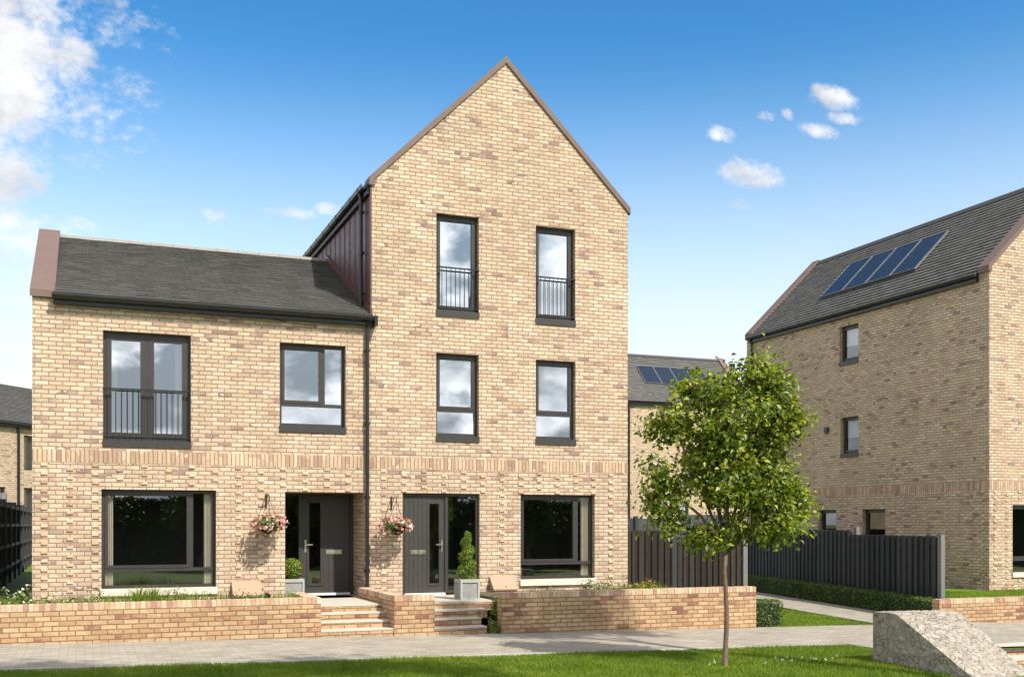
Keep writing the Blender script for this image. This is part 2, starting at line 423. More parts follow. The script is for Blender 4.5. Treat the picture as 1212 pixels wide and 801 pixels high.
W = bpy.data.worlds.new('World'); SC.world = W; W.use_nodes = True
t = NT(W.node_tree); bg = t.n['Background']
sky = t.new('ShaderNodeTexSky', sky_type='NISHITA'); sky.sun_disc = False
sky.sun_elevation = math.asin(SUNV.z); sky.sun_rotation = math.atan2(SUNV.x, SUNV.y)
sky.air_density = 1.0; sky.dust_density = .6; sky.ozone_density = 2.2
gen = t.new('ShaderNodeTexCoord').outputs['Generated']
gx, gy, gzz = t.xyz(gen)
gyp = t.m('MAXIMUM', gy, .05)
px_, pz_ = t.m('DIVIDE', gx, gyp), t.m('DIVIDE', gzz, gyp)
puffs = [(5, 58, 100, 82, 1.45), (82, 72, 42, 46, 1.0), (10, 112, 85, 60, 1.35), (40, 10, 60, 45, .85), (8, 205, 50, 44, 1.15), (45, 215, 22, 22, .8), (95, 120, 95, 75, .40), (15, 280, 60, 44, .9), (70, 268, 45, 22, .5), (-20, 150, 60, 170, .55), (130, 30, 70, 50, .30), (30, 330, 60, 60, .35),
         (985, 116, 34, 18, 1.15), (1000, 141, 25, 10, .9), (968, 155, 30, 11, .95), (853, 159, 20, 13, 1.0), (907, 138, 14, 8, .8), (933, 136, 9, 8, .75), (888, 206, 44, 20, 1.15),
         (345, 253, 36, 10, .85), (388, 247, 20, 10, .85), (254, 257, 17, 15, .72), (878, 243, 16, 8, .4)]
acc = None
for (u, v, ru, rv, s_) in puffs:
    a = math.tan(ang(u)); k = (a * SN + CS); b = (HZ - v) / F * k
    ra = ru / F * (k * k) / 1.0 * 1.0; rb = rv / F * k
    ex = t.m('DIVIDE', t.m('SUBTRACT', px_, a), ra); ez = t.m('DIVIDE', t.m('SUBTRACT', pz_, b), rb)
    q = t.m('MULTIPLY', t.m('SUBTRACT', 1.0, t.m('ADD', t.m('MULTIPLY', ex, ex), t.m('MULTIPLY', ez, ez))), s_)
    acc = q if acc is None else t.m('MAXIMUM', acc, q)
pv = t.vec(px_, t.m('MULTIPLY', pz_, 1.25), 0.0)
N1 = t.noise(pv, 24, 8, .64)[0]; N2 = t.noise(pv, 75, 5, .65)[0]
dens = t.m('ADD', acc, t.m('ADD', t.m('MULTIPLY', t.m('SUBTRACT', N1, .5), 2.2), t.m('MULTIPLY', t.m('SUBTRACT', N2, .5), 1.5)))
front = t.m('MULTIPLY', t.sstep(dens, .0, 1.3), t.m('GREATER_THAN', acc, -2.2))
front = t.m('MULTIPLY', front, t.sstep(gy, .1, .2))
# broken cloud added out of view: fill for shaded walls, reflections for upper panes
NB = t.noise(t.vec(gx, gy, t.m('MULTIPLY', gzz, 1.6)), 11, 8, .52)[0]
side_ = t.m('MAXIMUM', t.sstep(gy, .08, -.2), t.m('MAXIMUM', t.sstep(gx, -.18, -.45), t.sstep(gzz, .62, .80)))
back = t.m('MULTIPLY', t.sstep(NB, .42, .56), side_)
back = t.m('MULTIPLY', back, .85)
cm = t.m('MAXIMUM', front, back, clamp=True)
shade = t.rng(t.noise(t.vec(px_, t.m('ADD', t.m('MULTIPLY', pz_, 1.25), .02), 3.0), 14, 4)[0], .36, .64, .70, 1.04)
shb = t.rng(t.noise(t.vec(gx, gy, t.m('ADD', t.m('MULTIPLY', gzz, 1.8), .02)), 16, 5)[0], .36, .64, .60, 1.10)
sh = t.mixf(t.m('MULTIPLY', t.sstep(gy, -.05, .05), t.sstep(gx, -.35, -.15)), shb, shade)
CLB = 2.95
CLV = t.mixf(t.m('MAXIMUM', t.sstep(gy, .05, -.15), t.sstep(gx, -.18, -.45)), 1.0, 2.1)  # brightens the added clouds behind and left, lifting fill on shaded walls
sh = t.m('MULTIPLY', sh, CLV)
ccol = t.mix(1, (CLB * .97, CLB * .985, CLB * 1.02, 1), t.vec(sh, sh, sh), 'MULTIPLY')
hs = t.new('ShaderNodeHueSaturation'); hs.inputs['Saturation'].default_value = 1.18; t.put(hs.inputs['Color'], sky.outputs[0])
gm = t.new('ShaderNodeGamma'); gm.inputs[1].default_value = 1.5; t.put(gm.inputs[0], hs.outputs[0])
deep = t.mix(1, gm.outputs[0], (.262, .362, .288, 1), 'MULTIPLY')
air = t.sstep(gzz, .42, .08)                                      # white summer haze low in the sky
clear = t.mix(air, deep, (2.78, 2.88, 2.95, 1))
clear = t.mix(t.m('MULTIPLY', t.sstep(gy, .05, -.2), .8), clear, (1.25, 1.42, 1.62, 1))   # greyer, cloudier sky behind the viewer
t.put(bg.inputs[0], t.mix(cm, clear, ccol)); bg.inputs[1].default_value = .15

SC.view_settings.view_transform = 'Standard'; SC.view_settings.look = 'None'
SC.view_settings.exposure = 1.27; SC.view_settings.gamma = 1; SC.view_settings.use_curve_mapping = False
SC.cycles.max_bounces = 6; SC.cycles.transparent_max_bounces = 8; SC.cycles.caustics_reflective = False; SC.cycles.caustics_refractive = False
SC.cycles.use_denoising = True

# ------------------------------------------------------------------ walls with openings
def wall_sheet(mb, a0, a1, z0, z1, holes, P, depth=.10):
    """a flat wall in (a, z), outward at c = 0; holes get reveals going in by their depth.  P maps (a, c, z) to a point."""
    xs = sorted({a0, a1, *[h[0] for h in holes], *[h[1] for h in holes]})
    zs = sorted({z0, z1, *[h[2] for h in holes], *[h[3] for h in holes]})
    for i in range(len(xs) - 1):
        for j in range(len(zs) - 1):
            ca, cz = (xs[i] + xs[i+1]) / 2, (zs[j] + zs[j+1]) / 2
            if any(h[0] < ca < h[1] and h[2] < cz < h[3] for h in holes): continue
            mb.quad(P(xs[i], 0, zs[j]), P(xs[i+1], 0, zs[j]), P(xs[i+1], 0, zs[j+1]), P(xs[i], 0, zs[j+1]))
    for h in holes:
        d = h[4] if len(h) > 4 else depth
        l, r, b, tp = h[:4]
        mb.quad(P(l, 0, b), P(l, 0, tp), P(l, d, tp), P(l, d, b))
        mb.quad(P(r, 0, tp), P(r, 0, b), P(r, d, b), P(r, d, tp))
        mb.quad(P(l, 0, tp), P(r, 0, tp), P(r, d, tp), P(l, d, tp))
        mb.quad(P(r, 0, b), P(l, 0, b), P(l, d, b), P(r, d, b))
def front_map(Y0): return lambda a, c, z: (a, Y0 + c, z)
def left_map(X0): return lambda a, c, z: (X0 + c, a, z)
class PB:
    """boxes given in wall coordinates"""
    def __init__(s, P): s.P = P; s.mb = MB()
    def box(s, a0, a1, c0, c1, z0, z1):
        p, q = s.P(a0, c0, z0), s.P(a1, c1, z1)
        s.mb.box(p[0], q[0], p[1], q[1], p[2], q[2])
    def build(s, *a, **k): return s.mb.build(*a, **k)

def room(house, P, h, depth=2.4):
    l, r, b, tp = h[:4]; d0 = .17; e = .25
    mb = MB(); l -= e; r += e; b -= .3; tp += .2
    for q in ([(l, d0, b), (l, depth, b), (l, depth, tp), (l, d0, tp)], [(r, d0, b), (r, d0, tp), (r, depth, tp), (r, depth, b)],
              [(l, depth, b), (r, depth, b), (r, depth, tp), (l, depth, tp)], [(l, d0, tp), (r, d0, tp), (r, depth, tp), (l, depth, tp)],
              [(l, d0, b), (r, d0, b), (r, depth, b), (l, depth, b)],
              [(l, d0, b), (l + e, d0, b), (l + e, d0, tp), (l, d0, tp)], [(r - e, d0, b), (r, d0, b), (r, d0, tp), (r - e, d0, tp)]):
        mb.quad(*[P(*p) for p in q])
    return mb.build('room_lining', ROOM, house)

def window(house, P, h, kind, glass, sill='metal', rec=.115):
    """kind: list of (a0,a1,z0,z1) pane rectangles as fractions, plus extras"""
    l, r, b, tp = h[:4]; w, hh = r - l, tp - b
    fr = PB(P); gl = PB(P)
    sb = .11 if sill == 'metal' else 0                       # sill upstand at the foot of the opening
    z0 = b + sb
    fw = .055
    fr.box(l, l + fw, rec, rec + .07, z0, tp); fr.box(r - fw, r, rec, rec + .07, z0, tp)
    fr.box(l + fw, r - fw, rec, rec + .07, tp - fw, tp); fr.box(l + fw, r - fw, rec, rec + .07, z0, z0 + fw)
    L, Rr, B, T = l + fw, r - fw, z0 + fw, tp - fw
    def sash(a0, a1, c0, c1, sw=.05, proud=.012):
        fr.box(a0, a0 + sw, rec - proud, rec + .055, c0, c1); fr.box(a1 - sw, a1, rec - proud, rec + .055, c0, c1)
        fr.box(a0 + sw, a1 - sw, rec - proud, rec + .055, c1 - sw, c1); fr.box(a0 + sw, a1 - sw, rec - proud, rec + .055, c0, c0 + sw)
        pane(a0 + sw, a1 - sw, c0 + sw, c1 - sw)
    def pane(a0, a1, c0, c1):
        p = [P(a0 - .004, rec + .03, c0 - .004), P(a1 + .004, rec + .03, c0 - .004), P(a1 + .004, rec + .03, c1 + .004), P(a0 - .004, rec + .03, c1 + .004)]
        gl.mb.quad(*p)
    rail = None
    if kind == 'french':
        m_ = (l + r) / 2
        fr.box(m_ - .03, m_ + .03, rec - .004, rec + .068, B, T)
        sash(L + .002, m_ - .03, B, T, .085); sash(m_ + .03, Rr - .002, B, T, .085)
    elif kind == 'tall':
        sash(L + .002, Rr - .002, B, T, .055)
    elif kind == 'two':                                        # opening light above, fixed light below
        m_ = B + (T - B) * .30
        fr.box(L, Rr, rec - .003, rec + .067, m_ - .03, m_ + .03)
        sash(L + .002, Rr - .002, m_ + .03, T, .05); pane(L, Rr, B, m_ - .03)
    elif kind in ('cross', 'crossbig'):
        m_ = B + (T - B) * (.245 if kind == 'cross' else .165); k = L + (Rr - L) * (.69 if kind == 'cross' else .80)
        fr.box(L, Rr, rec - .003, rec + .067, m_ - .03, m_ + .03)
        fr.box(k - .03, k + .03, rec - .004, rec + .066, m_ + .03, T)
        sash(L + .002, k - .03, m_ + .03, T, .052); pane(k + .03, Rr, m_ + .03, T); pane(L, Rr, B, m_ - .03)
    elif kind == 'plain':
        sash(L + .002, Rr - .002, B, T, .045)
    o = fr.build('window', ANTH, house)
    gl.build('pane', glass, o)
    s = PB(P)
    if sill == 'metal':
        s.box(l - .008, r + .008, -.022, rec + .05, b, b + sb - .003)
        s.box(l - .008, r + .008, -.022, -.018, b - .012, b)
        s.build('sill', ANTH, o)
    elif sill == 'stone':
        s.box(l - .02, r + .02, -.04, rec + .06, b - .13, b - .002); s.build('sill', STONE, o, bevel=.008)
    if kind in ('french', 'tall'):
        rb = PB(P); zt = z0 + 1.06 if kind == 'french' else z0 + .84
        zt = min(zt, z0 + (tp - z0) * (.47 if kind == 'french' else .455))
        rb.box(l, r, -.012, .018, zt - .012, zt + .012); rb.box(l, r, -.008, .014, z0 + .05, z0 + .068)
        n = max(6, int(round((r - l) / .095)))
        for i in range(n + 1):
            a = l + .02 + (r - l - .04) * i / n
            rb.box(a - .0055, a + .0055, -.003, .008, z0 + .068, zt - .012)
        for a in (l + .01, r - .03):
            rb.box(a, a + .02, .014, rec, zt - .01, zt + .01); rb.box(a, a + .02, .014, rec, z0 + .052, z0 + .066)
        rb.build('railing', BLACK, o)
    return o

def curtain(P, a0, a1, z0, z1, label, group, c=.30, mat=None):
    mb = MB(); n = 14; pts = []
    for i in range(n + 1):
        a = a0 + (a1 - a0) * i / n
        pts.append((a, c + .03 * math.sin(i * 1.9)))
    for i in range(n):
        (p, cp), (q, cq) = pts[i], pts[i + 1]
        mb.add([P(p, cp, z0), P(q, cq, z0), P(q, cq, z1), P(p, cp, z1), P(p, cp + .012, z0), P(q, cq + .012, z0), P(q, cq + .012, z1), P(p, cp + .012, z1)],
               [(0, 1, 2, 3), (5, 4, 7, 6), (3, 2, 6, 7), (1, 0, 4, 5), (0, 3, 7, 4), (2, 1, 5, 6)])
    o = mb.build('curtain', mat or CREAM, None)
    return tag(o, label, 'curtain', group)

def headers(mb, P, a0, a1, z0, z1, holes, step=.405, course=.075, off=.0):
    k = 0; a = a0 + .14 + off
    while a < a1 - .12:
        j = k % 2; z = z1 - course * (1 + j)
        while z > z0:
            zz = z; ok = all(not (h[0] - .02 < a + .102 and a < h[1] + .02 and h[2] - .16 < zz + .065 and zz < h[3] + .01) for h in holes)
            if ok:
                p, q = P(a, -.020, zz + .010), P(a + .102, .004, zz + .064)
                mb.box(p[0], q[0], p[1], q[1], p[2], q[2])
            z -= course * 2
        a += step; k += 1

def tiles(mb, O, A, U, N, la, lu, gauge=.165, tw=.30, th=.042, seed=1):
    rnd = random.Random(seed)
    O, A, U, N = Vector(O), Vector(A).normalized(), Vector(U).normalized(), Vector(N).normalized()
    rows = int(math.ceil(lu / gauge)); gauge = lu / rows
    for r in range(rows):
        a = -(tw / 2 if r % 2 else 0)
        while a < la - .001:
            s0, s1 = max(0, a), min(la, a + tw)
            if s1 - s0 > .02:
                u0, u1 = r * gauge - .004 + rnd.uniform(-.003, .003), (r + 1) * gauge + .03
                h0 = th + rnd.uniform(-.002, .004); h1 = .004
                p = lambda s, u, h: O + A * s + U * u + N * h
                s0 += .002; s1 -= .002
                mb.add([p(s0, u0, h0), p(s1, u0, h0), p(s1, u1, h1), p(s0, u1, h1), p(s0, u0, h0 - th), p(s1, u0, h0 - th), p(s1, u1, -.01), p(s0, u1, -.01)],
                       [(0, 1, 2, 3), (4, 5, 1, 0), (5, 6, 2, 1), (7, 4, 0, 3)])
            a += tw

# ================================================================== the tall gabled house and the lower house
Y0 = 20.0
PF = front_map(Y0)
XL, XM, XR = X_(38, Y0), X_(440, Y0), X_(743, Y0)
def opening(tl, tr, bl, br, Y=Y0):
    l = (X_(tl[0], Y) + X_(bl[0], Y)) / 2; r = (X_(tr[0], Y) + X_(br[0], Y)) / 2
    return (l, r, (Z_(*bl, Y) + Z_(*br, Y)) / 2, (Z_(*tl, Y) + Z_(*tr, Y)) / 2)
W1 = opening((122.4, 390.5), (226, 397), (121.5, 528), (226, 529.5))
W2 = opening((331.2, 404.8), (409.2, 410), (330.8, 510.6), (409.2, 512.4))
W3 = opening((120.3, 578.5), (256, 580.3), (119.9, 696.4), (255.7, 694.6))
W4 = opening((616.2, 584.6), (703.9, 585.8), (616.2, 685.3), (703.9, 684))
W5 = opening((516.6, 251.8), (566.8, 257.4), (516.3, 372.6), (566.8, 377))
W6 = opening((634.3, 266.6), (680.4, 271.8), (634, 383), (681.3, 385.8))
W7 = opening((516.5, 417), (566.7, 420.5), (516, 522), (566.9, 522.6))
W8 = opening((634.2, 425.2), (681.1, 428.2), (634.2, 525.6), (681.3, 526))
ZT = CZ - 1.385                                                   # door threshold
D1 = (X_(337.4, Y0), X_(430.8, Y0), ZT, Z_(384, 582.2, Y0), .94)
D2 = (X_(476.5, Y0), X_(567.7, Y0), ZT, Z_(520, 583.6, Y0), .10)
ZS1, ZS0 = Z_(440, 540.4, Y0), Z_(440, 554.0, Y0)                 # soldier course
ZB = .30
EAVE_L = CZ + 3.93; RIDGE_L = CZ + 5.90; YR_L = 24.0; YB_L = 28.1
EAVE_T = CZ + 6.56; APEX_T = CZ + 9.24; XC = (XM + XR) / 2; YB_T = 30.6

lower = thing('terraced_house', 'two storey buff brick house with low grey roof, left of the tall gable', 'house', (2, 22, .5))
tall = thing('gabled_house', 'tall three storey buff brick house with a steep front gable in the middle', 'house', (8, 22, .5))

def soldier(house, P, a0, a1, z0, z1):
    s = PB(P); s.box(a0, a1, -.004, .02, z0, z1); return s.build('soldier_course', BR_SOLDIER, house)

# lower house -------------------------------------------------------
mb = MB()
holesL = [W1, W2, W3, D1]
wall_sheet(mb, XL, XM, ZB, EAVE_L - .06, holesL, PF, .17)
mb.quad((XL, Y0, ZB), (XL, Y0, EAVE_L - .06), (XL, YB_L, EAVE_L - .06), (XL, YB_L, ZB))
mb.poly([(XL, Y0, EAVE_L - .06), (XL, YR_L, RIDGE_L), (XL, YB_L, EAVE_L - .06)])
mb.quad((XL, YB_L, ZB), (XL, YB_L, EAVE_L - .06), (XM, YB_L, EAVE_L - .06), (XM, YB_L, ZB))
XP = X_(63, Y0)                                                    # inner face of the raised verge
mb.quad((XP, Y0 - .0, EAVE_L - .3), (XP, YR_L, RIDGE_L + .02), (XP, YR_L, RIDGE_L - .5), (XP, Y0, EAVE_L - .5))
mb.quad((XL, Y0, EAVE_L - .06), (XP, Y0, EAVE_L - .06), (XP, Y0, EAVE_L + .03), (XL, Y0, EAVE_L + .03))
mb.quad((XL, Y0, EAVE_L + .03), (XP, Y0, EAVE_L + .03), (XP, YR_L, RIDGE_L + .06), (XL, YR_L, RIDGE_L + .06))
# plaster-free brick lobby of the recessed porch comes from the deep reveal
wl = mb.build('wall', BR, lower)
hb = MB(); headers(hb, PF, XL, XM, .62, ZS0, holesL); hb.build('projecting_headers', BR_HEADER, wl)
soldier(lower, PF, XL + .001, X_(437, Y0), ZS0, ZS1)
mb = MB()
pu = Vector((0, YR_L - (Y0 - .14), RIDGE_L - EAVE_L)); sl = pu.length; nu = Vector((0, -pu.z, pu.y)).normalized()
tiles(mb, (XP + .005, Y0 - .14, EAVE_L), (1, 0, 0), pu, nu, XM - XP - .02, sl, seed=3)
pb = Vector((0, YR_L - (YB_L + .14), RIDGE_L - EAVE_L)); tiles(mb, (XP, YB_L + .14, EAVE_L), (1, 0, 0), pb, (0, -pb.z * -1, pb.y * -1), XM - XP - .02, pb.length, seed=4)
mb.poly([(XP, Y0 - .12, EAVE_L - .02), (XM - .01, Y0 - .12, EAVE_L - .02), (XM - .01, YR_L, RIDGE_L - .03), (XP, YR_L, RIDGE_L - .03)])
roof = mb.build('roof', TILE, lower)
mb = MB(); x = XP
while x < XM - .1:
    e = min(XM - .02, x + .45); rj = random.uniform(-.004, .004)
    mb.prism([(x + .003, YR_L - .13, RIDGE_L - .045 + rj), (x + .003, YR_L - .04, RIDGE_L + .06 + rj), (x + .003, YR_L + .04, RIDGE_L + .06 + rj), (x + .003, YR_L + .13, RIDGE_L - .045 + rj)], (e - x - .006, 0, 0)); x += .45
mb.build('ridge', RIDGE, roof)
mb = MB()                                                          # brown verge coping
dz = .115
x0, x1 = XL - .035, XP + .03
ya, yb = Y0 - .05, YR_L; za, zb = EAVE_L + .03, RIDGE_L + .10
mb.prism([(x0, ya, za - .09), (x0, ya, za + .045), (x0, yb, zb + .045), (x0, 2 * yb - ya, za + .045), (x0, 2 * yb - ya, za - .09), (x0, yb, zb - .08)], (x1 - x0, 0, 0))
mb.build('verge_coping', COPING, lower, bevel=.006)
def gutter(house, p0, p1, side, n_br=8, name='gutter'):
    """half-round gutter from p0 to p1; side = outward unit vector"""
    p0, p1, side = Vector(p0), Vector(p1), Vector(side)
    mb = MB(); prof = [(-.055, .03), (-.055, 0), (-.04, -.045), (0, -.062), (.04, -.045), (.055, 0), (.055, .03), (.045, .03), (.03, -.03), (-.03, -.03), (-.045, .03)]
    mb.prism([tuple(p0 + side * a + Vector((0, 0, b))) for a, b in prof], p1 - p0)
    o = mb.build(name, BLACK, house)
    for i in range(n_br):
        br = MB(); q = p0.lerp(p1, (i + .5) / n_br); d = (p1 - p0).normalized() * .02
        c = [tuple(q - d + side * a * 1.12 + Vector((0, 0, b * 1.12))) for a, b in prof[:7]]
        br.prism(c, d * 2); br.build('bracket', BLACK, o)
    return o
gutter(lower, (XP - .02, Y0 - .17, EAVE_L - .035), (XM + .02, Y0 - .17, EAVE_L - .035), (0, -1, 0), 7)
mb = MB(); mb.box(XP + .003, XM - .003, Y0 - .11, Y0 + .05, EAVE_L - .17, EAVE_L - .03); mb.box(XM + .0, XM + .06, Y0 - .24, Y0 - .012, EAVE_L - .19, EAVE_L + .0)
mb.build('fascia', BLACK, lower)
def downpipe(house, x, y, z0, z1, side, r=.036, top=None):
    mb = MB(); pts = [(x, y, z0), (x, y, z1)]
    if top: pts += [tuple(top)]
    mb.tube(pts, r, 10)
    o = mb.build('downpipe', BLACK, house, smooth=False)
    k = max(2, int((z1 - z0) / 1.3))
    for i in range(k + 1):
        br = MB(); z = z0 + (z1 - z0) * (i + .3) / (k + .6)
        br.tube([(x, y, z - .03), (x, y, z + .03)], r * 1.28, 10)
        br.box(x - .055 if side[0] == 0 else min(x, x + side[0] * -.06), x + .055 if side[0] == 0 else max(x, x + side[0] * -.06),
               (y if side[1] else y - .055), (y - side[1] * .065 if side[1] else y + .055), z - .02, z + .02)
        br.build('pipe_clip', BLACK, o)
    return o
xd = X_(434.8, Y0 - .07)
downpipe(lower, xd, Y0 - .07, .60, EAVE_L - .22, (0, -1), top=(xd, Y0 - .16, EAVE_L - .08))
window(lower, PF, W1, 'french', GLASS_UP); window(lower, PF, W2, 'cross', GLASS_UP); window(lower, PF, W3, 'crossbig', GLASS_LOW, 'stone')
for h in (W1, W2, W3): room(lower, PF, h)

def front_door(house, P, l, r, z0, z1, c, hinge_left, leaf_first, leaf_w):
    """door set: frame with a boarded leaf and a glazed sidelight.  leaf_first: the leaf is at the left."""
    fr = PB(P); gl = PB(P); f = .055
    fr.box(l, l + f, c, c + .07, z0 + .03, z1); fr.box(r - f, r, c, c + .07, z0 + .03, z1); fr.box(l + f, r - f, c, c + .07, z1 - f, z1)
    if leaf_first: d0, d1, s0, s1 = l + f, l + f + leaf_w, l + f + leaf_w + .07, r - f
    else: d0, d1, s0, s1 = r - f - leaf_w, r - f, l + f, r - f - leaf_w - .07
    m0, m1 = (d1, s0) if leaf_first else (s1, d0)
    fr.box(m0, m1, c - .003, c + .067, z0 + .03, z1 - f); fr.box(s0, s1, c, c + .07, z0 + .03, z0 + .09)
    o = fr.build('door_frame', ANTH, house)
    gl.mb.quad(P(s0 - .004, c + .03, z0 + .086), P(s1 + .004, c + .03, z0 + .086), P(s1 + .004, c + .03, z1 - f + .004), P(s0 - .004, c + .03, z1 - f + .004))
    gl.build('sidelight_pane', GLASS_LOW, o)
    th = PB(P); th.box(l + f, r - f if not leaf_first else d1, c - .05, c + .05, z0, z0 + .045); th.build('threshold', WHITE, o)
    # leaf: boards with shadow grooves round a slot of glass
    lf = PB(P); zb, zt = z0 + .05, z1 - f - .006; g0, g1 = (d0 + leaf_w * .62, d0 + leaf_w * .86) if leaf_first else (d0 + leaf_w * .14, d0 + leaf_w * .38)
    gz0, gz1 = zb + .18, zt - .14
    lf.box(d0 + .005, g0 - .045, c + .022, c + .062, zb, zt); lf.box(g1 + .045, d1 - .005, c + .022, c + .062, zb, zt)
    lf.box(g0 - .045, g1 + .045, c + .022, c + .062, zb, gz0 - .045); lf.box(g0 - .045, g1 + .045, c + .022, c + .062, gz1 + .045, zt)
    for (a0, a1, q0, q1) in ((g0 - .045, g0, gz0 - .045, gz1 + .045), (g1, g1 + .045, gz0 - .045, gz1 + .045), (g0, g1, gz0 - .045, gz0), (g0, g1, gz1, gz1 + .045)):
        lf.box(a0, a1, c + .008, c + .064, q0, q1)
    b0, b1 = (d0 + .005, g0 - .05) if leaf_first else (g1 + .05, d1 - .005)
    n = 5; w = (b1 - b0) / n
    for i in range(n): lf.box(b0 + w * i + .004, b0 + w * (i + 1) - .004, c + .015, c + .024, zb + .004, zt - .004)
    dr = lf.build('door', DOORM, house)
    gp = PB(P); gp.mb.quad(P(g0 - .003, c + .03, gz0 - .003), P(g1 + .003, c + .03, gz0 - .003), P(g1 + .003, c + .03, gz1 + .003), P(g0 - .003, c + .03, gz1 + .003)); gp.build('pane', GLASS_LOW, dr)
    lb = PB(P); lm = (b0 + b1) / 2 + (.05 if leaf_first else -.05); lb.box(lm - .155, lm + .155, c + .002, c + .016, z0 + .80, z0 + .885); lb.box(lm - .13, lm + .13, c - .003, c + .003, z0 + .825, z0 + .86); lb.build('letterbox', STEEL, dr)
    ha = (d1 - .06) if leaf_first else (d0 + .06)
    hd = PB(P); hd.box(ha - .018, ha + .018, c + .008, c + .021, z0 + .84, z0 + 1.08); sg = -1 if leaf_first else 1
    hd.box(ha - .012, ha + .012, c - .04, c + .009, z0 + .975, z0 + .999); hd.box(min(ha - .012 * sg, ha + .13 * sg), max(ha - .012 * sg, ha + .13 * sg), c - .052, c - .038, z0 + .975, z0 + .999)
    hd.build('handle', STEEL, dr)
    return dr
# lobby behind the porch jambs: the door set is wider than the opening seen from the street
front_door(lower, PF, D1[0] + .0, D1[1] - .02, ZT, D1[3] + .02, .86, False, False, .93)
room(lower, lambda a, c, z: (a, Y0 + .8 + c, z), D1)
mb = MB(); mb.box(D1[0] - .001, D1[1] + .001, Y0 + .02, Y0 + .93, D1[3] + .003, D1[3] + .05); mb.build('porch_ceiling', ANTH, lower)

# tall house --------------------------------------------------------
mb = MB(); holesT = [W4, W5, W6, W7, W8, D2]
wall_sheet(mb, XM, XR, ZB, EAVE_T, holesT, PF, .17)
mb.poly([(XM, Y0, EAVE_T), (XR, Y0, EAVE_T), (XC, Y0, APEX_T)])
mb.quad((XR, Y0, ZB), (XR, YB_T, ZB), (XR, YB_T, EAVE_T), (XR, Y0, EAVE_T))
mb.quad((XM, YB_T, ZB), (XR, YB_T, ZB), (XR, YB_T, EAVE_T), (XM, YB_T, EAVE_T)); mb.poly([(XM, YB_T, EAVE_T), (XR, YB_T, EAVE_T), (XC, YB_T, APEX_T)])
mb.quad((XM, Y0, ZB), (XM, YB_T, ZB), (XM, YB_T, EAVE_L - .1), (XM, Y0, EAVE_L - .1))
wt = mb.build('wall', BR, tall)
hb = MB(); headers(hb, PF, XM + .02, XR, .62, ZS0, holesT, off=.02); hb.build('projecting_headers', BR_HEADER, wt)
soldier(tall, PF, X_(437, Y0) + .001, XR + .003, ZS0, ZS1)
mb = MB()                                                          # standing seam cladding above the lower roof
mb.quad((XM - .004, Y0 + .03, EAVE_L - .2), (XM - .004, YB_T, EAVE_L - .2), (XM - .004, YB_T, EAVE_T), (XM - .004, Y0 + .03, EAVE_T))
mb.box(XM - .03, XM - .003, Y0 + .002, Y0 + .06, EAVE_L + .03, EAVE_T - .05)
y = Y0 + .42
while y < YB_T:
    mb.box(XM - .016, XM - .004, y - .006, y + .006, EAVE_L - .1, EAVE_T - .08); y += .46
mb.build('side_cladding', CLAD, tall)
mb = MB(); mb.prism([(XM - .05, Y0 - .1, EAVE_L + .03), (XM - .05, YR_L, RIDGE_L + .03), (XM - .05, YR_L, RIDGE_L + .16), (XM - .05, Y0 - .1, EAVE_L + .16)], (.04, 0, 0))
mb.build('flashing', plain('flashing_red', (.14, .055, .045), .4, metal=.2), tall)
gutter(tall, (XM - .13, Y0 + .10, EAVE_T - .10), (XM - .13, YB_T, EAVE_T - .10), (-1, 0, 0), 16)
mb = MB(); mb.box(XM - .08, XM - .036, Y0 + .05, YB_T, EAVE_T - .26, EAVE_T - .06); mb.build('fascia', BLACK, tall)
downpipe(tall, XM - .10, Y0 + .45, EAVE_L + .30, EAVE_T - .28, (-1, 0), top=(XM - .13, Y0 + .45, EAVE_T - .14))
def gable_coping(house, xl, xr, xc, eave, apex, y0, y1, name='gable_coping', th=.10, lip=.05):
    mb = MB(); k = (apex - eave) / (xc - xl)
    a = lip
    pts_t = [(xl - a, eave - k * a + th), (xc, apex + th), (xr + a, eave - k * a + th)]
    pts_b = [(xr + a, eave - k * a - .035), (xc, apex - .035), (xl - a, eave - k * a - .035)]
    # two limbs
    mb.prism([(pts_t[0][0], y0, pts_t[0][1]), (xc, y0, pts_t[1][1]), (xc, y0, pts_b[1][1]), (pts_b[2][0], y0, pts_b[2][1])], (0, y1 - y0, 0))
    mb.prism([(xc, y0, pts_t[1][1]), (pts_t[2][0], y0, pts_t[2][1]), (pts_b[0][0], y0, pts_b[0][1]), (xc, y0, pts_b[1][1])], (0, y1 - y0, 0))
    mb.box(xl - a - .003, xl + .06, y0 - .003, y1 + .003, eave - k * a - .06, eave + .02)
    return mb.build(name, COPING, house)
gable_coping(tall, XM, XR, XC, EAVE_T, APEX_T, Y0 - .035, Y0 + .33)
